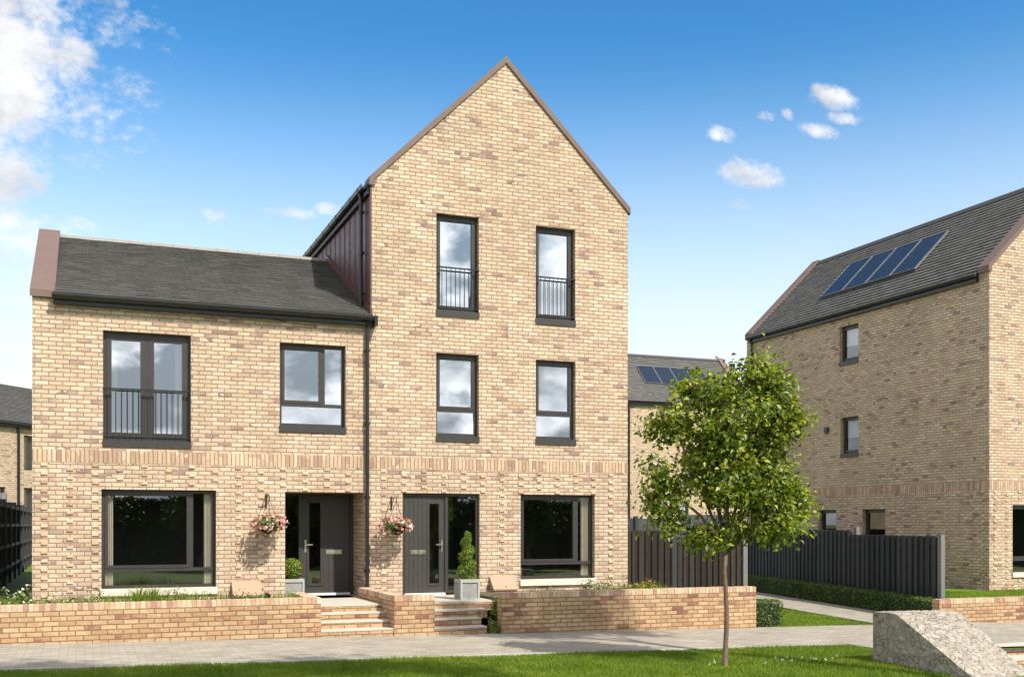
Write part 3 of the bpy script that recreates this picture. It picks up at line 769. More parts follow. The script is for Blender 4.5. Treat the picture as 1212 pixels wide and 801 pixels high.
def gable_roof(house, xl, xr, xc, eave, apex, y0, y1, seed):
    mb = MB(); k = (apex - eave) / (xc - xl); ov = .12
    up = Vector((xc - xl + ov, 0, apex - eave + k * ov)); L_ = up.length
    tiles(mb, (xl - ov, y0, eave - k * ov), (0, 1, 0), up, (-up.z, 0, up.x), y1 - y0, L_, seed=seed)
    up2 = Vector((-(xr - xc + ov), 0, apex - eave + k * ov))
    tiles(mb, (xr + ov, y0, eave - k * ov), (0, 1, 0), up2, (up2.z, 0, -up2.x), y1 - y0, L_, seed=seed + 1)
    mb.quad((xl, y0, eave - .02), (xc, y0, apex - .03), (xc, y1, apex - .03), (xl, y1, eave - .02)); mb.quad((xr, y0, eave - .02), (xc, y0, apex - .03), (xc, y1, apex - .03), (xr, y1, eave - .02))
    o = mb.build('roof', TILE, house)
    r = MB(); y = y0
    while y < y1 - .1:
        e = min(y1, y + .45); r.prism([(xc - .13, y + .003, apex - .06), (xc - .04, y + .003, apex + .07), (xc + .04, y + .003, apex + .07), (xc + .13, y + .003, apex - .06)], (0, e - y - .006, 0)); y += .45
    r.build('ridge', BLACK if False else RIDGE_D, o)
    return o
RIDGE_D = plain('dark_ridge_tile', (.06, .058, .055), .8, bump=.003)
gable_roof(tall, XM, XR, XC, EAVE_T, APEX_T, Y0 + .335, YB_T, 11)
window(tall, PF, W4, 'crossbig', GLASS_LOW, 'stone')
window(tall, PF, W5, 'tall', GLASS_UP); window(tall, PF, W6, 'tall', GLASS_UP)
window(tall, PF, W7, 'two', GLASS_UP); window(tall, PF, W8, 'two', GLASS_UP)
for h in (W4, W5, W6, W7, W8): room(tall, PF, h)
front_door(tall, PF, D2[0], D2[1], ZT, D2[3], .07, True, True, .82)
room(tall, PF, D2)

# wall brackets for the baskets
def basket(u, v, house, label, seed):
    yb = Y0 - .36; cx = X_(u, yb); cz = Z_(u, v, yb)
    br = MB(); zt = cz + .52
    br.box(cx - .012, cx + .012, Y0 - .02, Y0 - .004, zt - .22, zt + .04)
    br.tube([(cx, Y0 - .012, zt), (cx, Y0 - .18, zt + .02), (cx, yb, zt), (cx, yb - .03, zt - .04), (cx, yb, zt - .06)], .009, 6)
    br.tube([(cx, Y0 - .012, zt - .2), (cx, Y0 - .09, zt - .08), (cx, Y0 - .2, zt + .015)], .007, 6)
    br.build('basket_bracket', BLACK, house)
    o = thing('hanging_basket', label, 'hanging basket', (cx, yb, cz - .2), 'hanging baskets of pink flowers')
    ch = MB()
    for q in range(3):
        w = q * 2.094 + .4; ch.tube([(cx + .19 * math.cos(w), yb + .19 * math.sin(w), cz + .02), (cx, yb, zt - .055)], .0045, 5)
    ch.build('chain', BLACK, o)
    bw = MB(); n = 14; prof = [(.19, .0), (.18, -.06), (.14, -.13), (.06, -.17), (.0, -.18)]
    for j in range(len(prof) - 1):
        for i in range(n):
            a, b = 2 * math.pi * i / n, 2 * math.pi * (i + 1) / n
            f = lambda p, w: (cx + p[0] * math.cos(w), yb + p[0] * math.sin(w), cz + p[1])
            bw.quad(f(prof[j + 1], a), f(prof[j + 1], b), f(prof[j], b), f(prof[j], a))
    bw.build('basket', DARKGREEN, o)
    rng = np.random.default_rng(seed)
    def shell(n, r0, r1):
        d = rng.normal(size=(n, 3)); d /= np.linalg.norm(d, axis=1, keepdims=True); d[:, 2] = d[:, 2] * .55 + .05
        return np.array([cx, yb, cz]) + d * rng.uniform(r0, r1, (n, 1)) * np.array([1.12, 1.0, .95]), d
    C, d = shell(330, .12, .29); leaves('foliage', C, .075, PLANTL, o, seed, .55, .3, d)
    C, d = shell(150, .24, .315); leaves('flowers', C, .075, PINK, o, seed + 5, 1.0, .1, d * 1.5, 0, .1)
basket(318.5, 620, lower, 'hanging basket of pink flowers left of the recessed porch door', 21)
basket(469, 622, tall, 'hanging basket of pink flowers beside the flush grey door of the tall house', 22)

# curtains and blinds ------------------------------------------------
CG = 'cream curtains seen through windows'
def edge_curtain(W, side, frac, label, kind, c=.20):
    l, r, b, tp = W[:4]; w = r - l
    if side == 'l': curtain(PF, l + .05, l + .05 + w * frac, b + .05, tp - .02, label, CG, c)
    else: curtain(PF, r - .05 - w * frac, r - .05, b + .05, tp - .02, label, CG, c)
edge_curtain(W1, 'l', .13, 'cream curtain at the left edge of the upstairs french window', 'c')
edge_curtain(W1, 'r', .14, 'cream curtain at the right edge of the upstairs french window', 'c')
edge_curtain(W2, 'l', .09, 'narrow cream curtain at the left of the small upstairs window over the porch', 'c')
edge_curtain(W2, 'r', .06, 'narrow cream curtain at the right of the small upstairs window over the porch', 'c')
edge_curtain(W3, 'l', .075, 'cream curtain at the left edge of the big ground floor window of the lower house', 'c', .19)
edge_curtain(W3, 'r', .075, 'cream curtain at the right edge of the big ground floor window of the lower house', 'c', .19)
edge_curtain(W4, 'l', .03, 'thin cream curtain at the left edge of the tall house ground floor window', 'c', .19)
edge_curtain(W4, 'r', .11, 'wide cream curtain at the right edge of the tall house ground floor window', 'c', .19)
for W_, lb in ((W5, 'left of the two top floor windows'), (W6, 'right of the two top floor windows')):
    l, r, b, tp = W_[:4]
    curtain(PF, l + .08, l + .30, b + .15, tp - .1, 'pale net curtain behind the ' + lb, CG, .3, BLIND)
for W_, lb in ((W7, 'left middle floor window of the tall house'), (W8, 'right middle floor window of the tall house')):
    l, r, b, tp = W_[:4]; s = MB(); s.box(l + .07, r - .07, Y0 + .2, Y0 + .206, b + (tp - b) * .60, tp - .06)
    tag(s.build('roller_blind', BLIND), 'pale roller blind in the ' + lb, 'blind', 'half drawn roller blinds')

# ================================================================== house on the right (same type, mirrored)
YRt = 20.6
X0R = X_(1171, YRt); PRF = front_map(YRt); PRL = left_map(X0R); YBR = Y_(884, X0R)
WID = XR - XM; XRR = X0R + WID; XCR = X0R + WID / 2
EAVE_R = ZX_(1166, 318.5, X0R) + .03; APEX_R = EAVE_R + (APEX_T - EAVE_T)
dzr = EAVE_R - EAVE_T
right = thing('gabled_house', 'tall buff brick house on the right with solar panels on its side roof slope', 'house', (X0R + 2.7, 25, 0))
def mir(h): return (X0R + (XR - h[1]), X0R + (XR - h[0]), h[2] + dzr, h[3] + dzr)
HR = [mir(h) for h in (W4, W5, W6, W7, W8)]
def side_open(uL, uR, vtl, vtr, vbl, vbr):
    ya, yb = Y_(uR, X0R), Y_(uL, X0R)
    return (ya, yb, (ZX_(uL, vbl, X0R) + ZX_(uR, vbr, X0R)) / 2, (ZX_(uL, vtl, X0R) + ZX_(uR, vtr, X0R)) / 2)
S1 = side_open(993.5, 1016, 386.8, 383, 433, 429); S2 = side_open(994.8, 1016.2, 494.5, 492, 541.8, 539.4)
S3 = side_open(968.7, 989.8, 603.4, 603, 652, 654); S4 = side_open(1020.8, 1047.8, 602.6, 602, 655, 658)
mb = MB()
wall_sheet(mb, X0R, XRR, -.4, EAVE_R, HR, PRF, .17); mb.poly([(X0R, YRt, EAVE_R), (XRR, YRt, EAVE_R), (XCR, YRt, APEX_R)])
wall_sheet(mb, YRt, YBR, -.4, EAVE_R, [S1, S2, S3, S4], PRL, .15)
mb.quad((XRR, YRt, -.4), (XRR, YBR, -.4), (XRR, YBR, EAVE_R), (XRR, YRt, EAVE_R))
mb.quad((X0R, YBR, -.4), (XRR, YBR, -.4), (XRR, YBR, EAVE_R), (X0R, YBR, EAVE_R)); mb.poly([(X0R, YBR, EAVE_R), (XRR, YBR, EAVE_R), (XCR, YBR, APEX_R)])
wr = mb.build('wall', BR, right)
zs0 = ZX_(1171, 579.5, X0R); zs1 = zs0 + .225
hb = MB(); headers(hb, PRF, X0R, XRR, .3, zs0, HR); headers(hb, PRL, YRt, YBR, .3, zs0, [S3, S4]); hb.build('projecting_headers', BR_HEADER, wr)
s = PB(PRF); s.box(X0R - .004, XRR, -.004, .02, zs0, zs1); s.mb.box(X0R - .004, X0R + .02, YRt + .021, YBR, zs0, zs1); s.build('soldier_course', BR_SOLDIER, right)
gable_coping(right, X0R, XRR, XCR, EAVE_R, APEX_R, YRt - .035, YRt + .33)
gable_coping(right, X0R, XRR, XCR, EAVE_R, APEX_R, YBR - .33, YBR + .035)
gable_roof(right, X0R, XRR, XCR, EAVE_R - .03, APEX_R - .03, YRt + .335, YBR - .335, 31)
gutter(right, (X0R - .16, YRt + .30, EAVE_R - .15), (X0R - .16, YBR - .2, EAVE_R - .15), (-1, 0, 0), 12)
mb = MB(); mb.box(X0R - .10, X0R - .003, YRt + .34, YBR - .2, EAVE_R - .30, EAVE_R - .12); mb.build('fascia', BLACK, right)
downpipe(right, X0R - .07, Y_(889.5, X0R - .07), -.2, EAVE_R - .32, (-1, 0), top=(X0R - .15, Y_(889.5, X0R - .07), EAVE_R - .2))
for h in HR[1:]: window(right, PRF, h, 'tall' if h in HR[1:3] else 'two', GLASS_UP)
window(right, PRF, HR[0], 'crossbig', GLASS_LOW, 'stone')
for h in (S1, S2): window(right, PRL, h, 'plain', GLASS_SIDE)
for h in (S3, S4): window(right, PRL, h, 'plain', GLASS_SIDE, None)
for h in HR: room(right, PRF, h)
for h in (S1, S2, S3, S4): room(right, PRL, h, 1.6)
ya = Y_(979, X0R); zv = ZX_(979, 509, X0R); mb = MB(); mb.box(X0R - .05, X0R - .001, ya - .09, ya + .09, zv - .09, zv + .09); mb.box(X0R - .07, X0R - .05, ya - .07, ya + .07, zv - .05, zv + .02)
mb.build('wall_vent', BLACK, right)
for h, lb in ((S1, 'upper'), (S2, 'middle')):
    mb = MB(); mb.box(X0R + .22, X0R + .226, h[0] + .05, h[1] - .05, (h[2] + h[3]) / 2, h[3] - .03)
    tag(mb.build('roller_blind', BLIND), 'grey roller blind in the ' + lb + ' side window of the right house', 'blind', 'half drawn roller blinds')

def solar_panel(name_label, O, A, U, N, w, h, group):
    O, A, U, N = Vector(O), Vector(A), Vector(U), Vector(N)
    def slab(mb, a0, a1, u0, u1, n0, n1):
        c = [O + A * a + U * u + N * n for n in (n0, n1) for (a, u) in ((a0, u0), (a1, u0), (a1, u1), (a0, u1))]
        mb.add(c, [(0, 3, 2, 1), (4, 5, 6, 7), (0, 1, 5, 4), (1, 2, 6, 5), (2, 3, 7, 6), (3, 0, 4, 7)])
    o = thing('solar_panel', name_label, 'solar panel', tuple(O), group)
    f = MB(); t_ = .022
    slab(f, 0, w, 0, t_, .03, .095); slab(f, 0, w, h - t_, h, .03, .095); slab(f, 0, t_, t_, h - t_, .03, .095); slab(f, w - t_, w, t_, h - t_, .03, .095)
    f.build('frame', SOLARF, o)
    c = MB(); slab(c, t_, w - t_, t_, h - t_, .04, .085); c.build('cells', SOLAR, o)
def roof_hit(u, v, P0, n):
    d = Vector((math.sin(ang(u)), math.cos(ang(u)), 0)); k = d.x * SN + d.y * CS; d.z = (HZ - v) / F * k
    c = Vector((0, 0, CZ)); s = (Vector(P0) - c).dot(n) / d.dot(n); return c + d * s
kR = (APEX_R - EAVE_R) / (XCR - X0R); upR = Vector((1, 0, kR)).normalized(); nR = Vector((-kR, 0, 1)).normalized()
P0R = (X0R, YRt, EAVE_R + .03)
pbl, pbr = roof_hit(971, 354, P0R, nR), roof_hit(1085.5, 318, P0R, nR); ptr = roof_hit(1120, 275, P0R, nR)
wR = (pbl.y - pbr.y) / 4; hR = min(1.75, (ptr - pbr).length)
hR = abs((ptr - pbr).dot(upR))
ordn = ['nearest the front gable of the right house', 'second from the front gable of the right house', 'third from the front gable of the right house', 'farthest from the front gable of the right house']
xb = (pbl.x + pbr.x) / 2; zb_ = EAVE_R + (xb - X0R) * kR
for i in range(4):
    solar_panel('dark blue solar panel ' + ordn[i], (xb, pbr.y + wR * (i + 1) - .01, zb_), (0, -1, 0), upR, nR, wR - .02, hR, 'solar panels on the right house roof')

# ================================================================== houses behind
YF = 50.0; rear = thing('brick_house', 'buff brick house behind the street tree with solar panels on its front roof', 'house', (29, 53, 0))
XA, XB = 23.4, X_(857, 52.8) - .1; PRR = front_map(YF); EAVE_B = Z_(745, 473, YF) + .05; RB = EAVE_B + 2.75; YRB = YF + 2.8
WB = (X_(803, YF), X_(815, YF), Z_(805, 616, YF), Z_(805, 593, YF))
mb = MB(); wall_sheet(mb, XA, XB, -.5, EAVE_B, [WB], PRR, .15)
for xx in (XA, XB):
    mb.quad((xx, YF, -.5), (xx, YF + 5.6, -.5), (xx, YF + 5.6, EAVE_B), (xx, YF, EAVE_B)); mb.poly([(xx, YF, EAVE_B), (xx, YRB, RB), (xx, YF + 5.6, EAVE_B)])
mb.quad((XA, YF + 5.6, -.5), (XB, YF + 5.6, -.5), (XB, YF + 5.6, EAVE_B), (XA, YF + 5.6, EAVE_B)); mb.build('wall', BR, rear)
mb = MB(); upB = Vector((0, 2.94, 2.75 * 1.05)); tiles(mb, (XA + .3, YF - .14, EAVE_B - .1), (1, 0, 0), upB, (0, -upB.z, upB.y), XB - XA - .6, upB.length, seed=51)
upB2 = Vector((0, -2.94, 2.75 * 1.05)); tiles(mb, (XA + .3, YF + 5.74, EAVE_B - .1), (1, 0, 0), upB2, (0, upB2.z, -upB2.y), XB - XA - .6, upB2.length, seed=52)
ro = mb.build('roof', TILE, rear)
mb = MB(); mb.prism([(XA + .3, YRB - .15, RB - .02), (XA + .3, YRB, RB + .12), (XA + .3, YRB + .15, RB - .02)], (XB - XA - .6, 0, 0)); mb.build('ridge', RIDGE_D, ro)
for xx in (XA - .04, XB - .33):
    mb = MB(); mb.prism([(xx, YF - .1, EAVE_B - .1), (xx, YF - .1, EAVE_B + .06), (xx, YRB, RB + .2), (xx, YF + 5.7, EAVE_B + .06), (xx, YF + 5.7, EAVE_B - .1), (xx, YRB, RB + .03)], (.37, 0, 0)); mb.build('verge_coping', COPING, rear)
gutter(rear, (XA + .3, YF - .2, EAVE_B - .12), (XB - .3, YF - .2, EAVE_B - .12), (0, -1, 0), 8)
mb = MB(); mb.box(XA + .3, XB - .3, YF - .13, YF - .003, EAVE_B - .32, EAVE_B - .1); mb.build('fascia', BLACK, rear)
downpipe(rear, X_(744.5, YF - .08), YF - .08, -.3, EAVE_B - .3, (0, -1), r=.06)
window(rear, PRR, WB, 'plain', GLASS_UP); room(rear, PRR, WB, 1.5)
upn = upB.normalized(); nB = Vector((0, -upn.z, upn.y)); P0B = (XA, YF - .14, EAVE_B - .1)
q0, q1, q2 = roof_hit(763, 454, P0B, nB), roof_hit(783, 455, P0B, nB), roof_hit(751.5, 434, P0B, nB)
wB = (q1 - q0).x; hB = (q2 - q0).dot(upn)
for i, lb in enumerate(['leftmost of the row on the house behind the tree', 'second from the left on the house behind the tree', 'third on the house behind the tree, half covered by leaves', 'last on the house behind the tree, mostly covered by leaves']):
    solar_panel('slate solar panel ' + lb, (q0.x + wB * i + .03, q0.y, q0.z), (1, 0, 0), upn, nB, wB - .03, hB, 'solar panels on the house behind the tree')

# rotated house far left
far = thing('brick_house', 'buff brick house with grey roof seen past the left end of the lower house', 'house', (-1.96, 45.8, .5))
az = R(39); Mx = Matrix.Translation((-1.96, 45.8, 0)) @ Matrix.Rotation(R(90) - az, 4, 'Z')
PFA = front_map(0.0)
EF = CZ + 3.93
far.matrix_world = Mx
def farb(mbx, name, mat, parent):
    me = bpy.data.meshes.new(name); me.from_pydata(mbx.v, [], mbx.f); me.materials.append(mat)
    return link(bpy.data.objects.new(name, me), parent)
def fx(u): # distance along the wall where the view ray through u meets it
    ca, sa = math.sin(az), math.cos(az); dx, dy = math.sin(ang(u)), math.cos(ang(u))
    det = ca * (-dy) - (-dx) * sa
    return ((1.96) * (-dy) - (-dx) * (-45.8)) / det
def fz(u, v):
    s_ = fx(u); x = -1.96 + s_ * math.sin(az); y = 45.8 + s_ * math.cos(az); return CZ + (HZ - v) * (x * SN + y * CS) / F
xe = [fx(28.5), fx(40)]
WF = [(xe[0], xe[0] + 1.0, fz(31, 556), fz(31, 515)), (xe[0], xe[0] + 1.0, fz(31, 612), fz(31, 577)), (fx(-8), fx(6.5), fz(2, 612), fz(2, 576))]
mb = MB(); wall_sheet(mb, -6, 5, 0, EF, WF, PFA, .12); mb.quad((-6, 0, 0), (-6, 8, 0), (-6, 8, EF), (-6, 0, EF)); mb.quad((5, 0, 0), (5, 8, 0), (5, 8, EF), (5, 0, EF))
mb.poly([(-6, 0, EF), (-6, 4, EF + 2), (-6, 8, EF)]); mb.poly([(5, 0, EF), (5, 4, EF + 2), (5, 8, EF)]); mb.quad((-6, 8, 0), (5, 8, 0), (5, 8, EF), (-6, 8, EF))
farb(mb, 'wall', BR, far)
mb = MB(); uF = Vector((0, 4.15, 2.07)); tiles(mb, (-6, -.15, EF - .06), (1, 0, 0), uF, (0, -uF.z, uF.y), 11, uF.length, seed=61)
uF2 = Vector((0, -4.15, 2.07)); tiles(mb, (-6, 8.15, EF - .06), (1, 0, 0), uF2, (0, uF2.z, -uF2.y), 11, uF2.length, seed=62)
farb(mb, 'roof', TILE, far)
mb = MB(); mb.box(-6, 5, -.25, -.13, EF - .14, EF - .03); mb.box(-6, 5, -.13, -.003, EF - .24, EF - .05); farb(mb, 'gutter', BLACK, far)
mb = MB(); xq = fx(20.5); mb.tube([(xq, -.07, .2), (xq, -.07, EF - .1)], .05, 8); farb(mb, 'downpipe', BLACK, far)
for h in WF:
    fr = MB(); l, r_, b, tp = h; fr.box(l, l + .07, .06, .13, b, tp); fr.box(r_ - .07, r_, .06, .13, b, tp); fr.box(l + .07, r_ - .07, .06, .13, b, b + .07); fr.box(l + .07, r_ - .07, .06, .13, tp - .07, tp)
    o = farb(fr, 'window', ANTH, far); g = MB(); g.quad((l + .066, .1, b + .066), (r_ - .066, .1, b + .066), (r_ - .066, .1, tp - .066), (l + .066, .1, tp - .066)); farb(g, 'pane', GLASS_LOW, o)
    g = MB(); g.box(l - .1, r_ + .1, .2, 1.4, b - .1, tp + .1); farb(g, 'room_lining', ROOM, far)

# ================================================================== ground
def struct(o): return tag(o, kind='structure')
HX0, HX1, HY0, HY1 = 11.75, 16.5, 4.0, 13.4        # stair well going down beside the stone cheek wall
mb = MB()
xs = [-600, -60, -30, -12, -4, 0, 4, 8, HX0, HX1, 20, 26, 40, 90, 600]; ys = [-400, -60, -20, HY0, 8, HY1, 14.5, 17, 20, 30, 60, 120, 700]
for i in range(len(xs) - 1):
    for j in range(len(ys) - 1):
        if xs[i] >= HX0 - .01 and xs[i + 1] <= HX1 + .01 and ys[j] >= HY0 - .01 and ys[j + 1] <= HY1 + .01: continue
        mb.quad(*[(x, y, gz(x) - .004) for x, y in ((xs[i], ys[j]), (xs[i+1], ys[j]), (xs[i+1], ys[j+1]), (xs[i], ys[j+1]))])
struct(mb.build('ground', GRASS))
mb = MB()
for a, b in zip([-60, -30, -10, 0, 6, HX0], [-30, -10, 0, 6, HX0, HX0]):
    if a < b: mb.prism([(a, 14.5, gz(a) + .02), (b, 14.5, gz(b) + .02), (b, 14.5, gz(b) - .06), (a, 14.5, gz(a) - .06)], (0, 3.0, 0))
for a, b in zip([HX0, 20, 40], [20, 40, 60]):
    mb.prism([(a, 13.46, gz(a) + .02), (b, 13.46, gz(b) + .02), (b, 13.46, gz(b) - .06), (a, 13.46, gz(a) - .06)], (0, 4.04, 0))
struct(mb.build('pavement', PAVE))
mb = MB()
for a in range(-20, 11):
    mb.prism([(a + .003, 14.42, gz(a) + .026), (a + .997, 14.42, gz(a + 1) + .026), (a + .997, 14.42, gz(a + 1) - .08), (a + .003, 14.42, gz(a) - .08)], (0, .08, 0))
struct(mb.build('kerb', KERB))
# side path running back along the hedge
def hedge_line(y): return 17.0 + .236 * (y - 17.9)
mb = MB()
P1, P2 = (15.05, 17.505), (15.05 + .20 * 30, 47.5); Q1, Q2 = (hedge_line(17.505) + .02, 17.505), (hedge_line(47.5), 47.5)
mb.quad((P1[0], P1[1], gz(P1[0]) + .02), (Q1[0], Q1[1], gz(Q1[0]) + .02), (Q2[0], Q2[1], gz(Q2[0]) + .02), (P2[0], P2[1], gz(P2[0]) + .02))
struct(mb.build('side_path', PAVE))
# raised beds and plots behind the walls
mb = MB(); mb.box(-60, 3.36, 17.6, Y0 - .002, -.3, .555); mb.box(-60, XL - .002, Y0 - .002, 120, -.3, .555)
mb.box(3.357, 3.56, 18.4, Y0 - .002, -.3, .50)
mb.box(6.96, 11.6, 17.6, Y0 - .002, -.3, .56); mb.box(5.0, 5.47, 17.6, Y0 - .002, -.3, .50); mb.box(XR + .002, 11.6, Y0 - .002, 20.2, -.3, .56)
struct(mb.build('garden_bed', SOIL))
mb = MB(); mb.quad((-1.62, Y0 + .1, .56), (XL - .003, Y0 + .1, .56), (XL - .003, 48, .62), (-1.62, 48, .62)); mb.quad((-1.9, 17.62, .557), (XL, 17.62, .557), (XL, Y0 + .1, .56), (-1.9, Y0 + .1, .56))
struct(mb.build('side_lawn', GRASS))
mb = MB(); fl = lambda y: hedge_line(y) + .56
mb.prism([(fl(17.72), 17.72, .24), (60, 17.72, .24), (60, 20.59, .24), (fl(20.59), 20.59, .24)], (0, 0, -.7))
mb.prism([(fl(20.592), 20.592, .24), (X0R - .002, 20.592, .24), (X0R - .002, 31, .24), (fl(31), 31, .24)], (0, 0, -.7))
struct(mb.build('front_lawn', GRASS))

# garden walls -------------------------------------------------------
WT = .706; YW = 17.4; TW = .215
def garden_wall(label, runs, name='garden_wall'):
    """runs: (x0,x1,y0,y1,ztop, along) boxes of brick with brick-on-edge coping"""
    o = thing(name, label, 'garden wall', ((runs[0][0] + runs[0][1]) / 2, runs[0][2], 0), 'low brick garden walls')
    w = MB(); c = MB(); rnd = random.Random(len(label))
    for (x0, x1, y0, y1, zt, al) in runs:
        w.box(x0, x1, y0, y1, -.45, zt - .10)
        n = max(1, int(round(((x1 - x0) if al == 'x' else (y1 - y0)) / .075)))
        for i in range(n):
            dz_, dy_ = rnd.uniform(-.004, .003), rnd.uniform(-.004, .004)
            if al == 'x':
                a, b = x0 + (x1 - x0) * i / n, x0 + (x1 - x0) * (i + 1) / n
                c.box(a + .004, b - .004, y0 + dy_, y1 + dy_, zt - .098, zt + dz_)
            else:
                a, b = y0 + (y1 - y0) * i / n, y0 + (y1 - y0) * (i + 1) / n
                c.box(x0 + dy_, x1 + dy_, a + .004, b - .004, zt - .098, zt + dz_)
    w.build('brickwork', BR_GARDEN, o); c.build('coping', BR_EDGE, o)
    m_ = MB()
    for (x0, x1, y0, y1, zt, al) in runs: m_.box(x0 + .01, x1 - .01, y0 + .008, y1 - .008, zt - .1, zt - .008)
    m_.build('coping_mortar', MORTAR, o)
    return o
XS1 = X_(380, YW); XM0 = X_(466.8, YW); XM1 = X_(514.4, YW); XW0 = X_(594, YW); XW1 = X_(895, YW)
garden_wall('long low brick wall left of the porch steps, under the big ground floor window', [(-16, XS1, YW, YW + TW, WT, 'x'), (XS1 - TW, XS1, YW + TW + .001, 19.0, WT - .002, 'y')])
garden_wall('short brick wall between the two flights of front steps', [(XM0, XM1, YW, YW + TW, WT, 'x'), (XM0, XM0 + TW, YW + TW + .001, Y0 - .005, WT - .002, 'y')])
garden_wall('low brick wall behind the street tree, right of the front steps', [(XW0, XW1, YW, YW + TW, WT, 'x')])
garden_wall('low brick wall at the right edge, in front of the right house lawn', [(X_(1112, 17.5), 40, 17.5, 17.715, .33, 'x')])

# front steps ---------------------------------------------------------
def steps(label, x0, xr, y_front, base, n=4, tread=.27, y_back=Y0):
    o = thing('front_steps', label, 'steps', (x0 + .5, y_front, base), 'brick front steps with stone treads')
    rise = (ZT - base) / n
    for i in range(n):
        z1 = base + rise * (i + 1); y0 = y_front + tread * i; ye = y_front + tread * (i + 1) if i < n - 1 else y_back
        r = MB(); r.box(x0, xr[i], y0 + .008, ye + (.015 if i < n - 1 else 0), base - .3 if i == 0 else z1 - rise - .04, z1 - .032); r.build('riser', BR_GARDEN, o)
        s_ = MB(); s_.box(x0, xr[i] + .003, y0, ye + (.018 if i < n - 1 else 0), z1 - .030, z1); s_.build('tread', SLAB, o, bevel=.005)
    return o
steps('flight of brick steps up to the recessed porch', XS1 + .003, [XM0 - .003] * 4, YW + .02, gz(4.2) + .02, y_back=Y0 + .86)
mb = MB(); 
steps('flight of brick steps up to the flush grey door with the spiral topiary', XM1 + .003, [X_(577, YW), X_(577, YW), 6.68, 6.93], YW + .03, gz(6) + .02)

# stone cheek wall with the stairs going down --------------------------
def prof(yt): return 0
sx0, sx1 = 10.55, HX0 - .01
zA = CZ - 1.257
def cheek():
    o = thing('stone_wall', 'broad sloping rubble stone wall end in the lower right foreground', 'stone wall', (11.1, 12, 0))
    # a bevelled, slightly uneven body: profile (y, z) swept across x, roughened on a grid
    pr = [(12.45, zA - .005), (12.20, zA + .006), (11.97, zA), (11.5, zA - .238), (11.0, zA - .492), (10.55, zA - .72), (10.0, zA - 1.0), (9.4, zA - 1.3)]
    pr2 = [(12.45, zA - .02), (12.20, zA + .0), (12.0, zA - .015), (11.5, zA - .30), (11.0, zA - .60), (10.55, zA - .87), (10.0, zA - 1.15), (9.4, zA - 1.45)]
    rng = random.Random(5); nx = 26
    # resample the profile
    def samp(p, n):
        out = []; 
        for i in range(n + 1):
            s_ = i / n * (len(p) - 1); k = min(int(s_), len(p) - 2); f = s_ - k
            out.append((p[k][0] * (1 - f) + p[k + 1][0] * f, p[k][1] * (1 - f) + p[k + 1][1] * f))
        return out
    n = 70; A, B = samp(pr, n), samp(pr2, n)
    V, Fc = [], []
    for i in range(n + 1):
        for j in range(nx + 1):
            f = j / nx
            y = A[i][0] * (1 - f) + B[i][0] * f; z = A[i][1] * (1 - f) + B[i][1] * f
            e = 0 if j in (0, nx) or i == 0 else rng.uniform(-.012, .012)
            V.append((sx0 + (sx1 - sx0) * f, y, z + e))
    for i in range(n):
        for j in range(nx):
            a = i * (nx + 1) + j; Fc.append((a, a + nx + 1, a + nx + 2, a + 1))
    b0 = len(V); nz = 14                                             # left face
    for i in range(n + 1):
        for k in range(nz + 1):
            f = k / nz; z = A[i][1] * (1 - f) + (-.6) * f
            e = 0 if k == 0 or i == 0 else rng.uniform(-.012, .012)
            V.append((sx0 + e, A[i][0], z))
    for i in range(n):
        for k in range(nz):
            a = b0 + i * (nz + 1) + k; Fc.append((a, a + 1, a + nz + 2, a + nz + 1))
    mb = MB(); mb.add(V, Fc)
    mb.quad((sx0, 12.45, -.6), (sx1, 12.45, -.6), (sx1, 12.45, zA - .02), (sx0, 12.45, zA - .005))
    mb.poly([(sx1, y, z) for y, z in pr2] + [(sx1, 9.4, -1.4), (sx1, 12.45, -1.4)])
    mb.build('stonework', RUBBLE, o)
cheek()
o = thing('descending_steps', 'brick steps with stone nosings going down beside the rubble stone wall', 'steps', (14, 13.4, 0))
b0 = gz(13.5) + .02
for i in range(5):
    y1 = HY1 + .06 - .34 * i; zt = b0 - .155 * i
    r_ = MB(); r_.box(HX0 + .002, HX1, y1 - .02 + .03, y1 + .30, zt - .155, zt - .05); r_.build('riser', BR_GARDEN, o)
    s_ = MB(); s_.box(HX0 + .002, HX1, y1, y1 + .33, zt - .048, zt + (.004 if i == 0 else 0)); s_.build('tread', SLAB, o, bevel=.005)
mb = MB(); zl = b0 - .155 * 5
mb.quad((HX0, HY0, zl), (HX1, HY0, zl), (HX1, HY1, zl), (HX0, HY1, zl)); mb.quad((HX1, HY0, zl), (HX1, HY1, zl), (HX1, HY1, b0), (HX1, HY0, b0)); mb.quad((HX0, HY0, zl), (HX0, HY1, zl), (HX0, HY1, b0 - .02), (HX0, HY0, b0 - .02)); mb.quad((HX0, HY0, zl), (HX1, HY0, zl), (HX1, HY0, b0), (HX0, HY0, b0))
struct(mb.build('lower_path', PAVE))

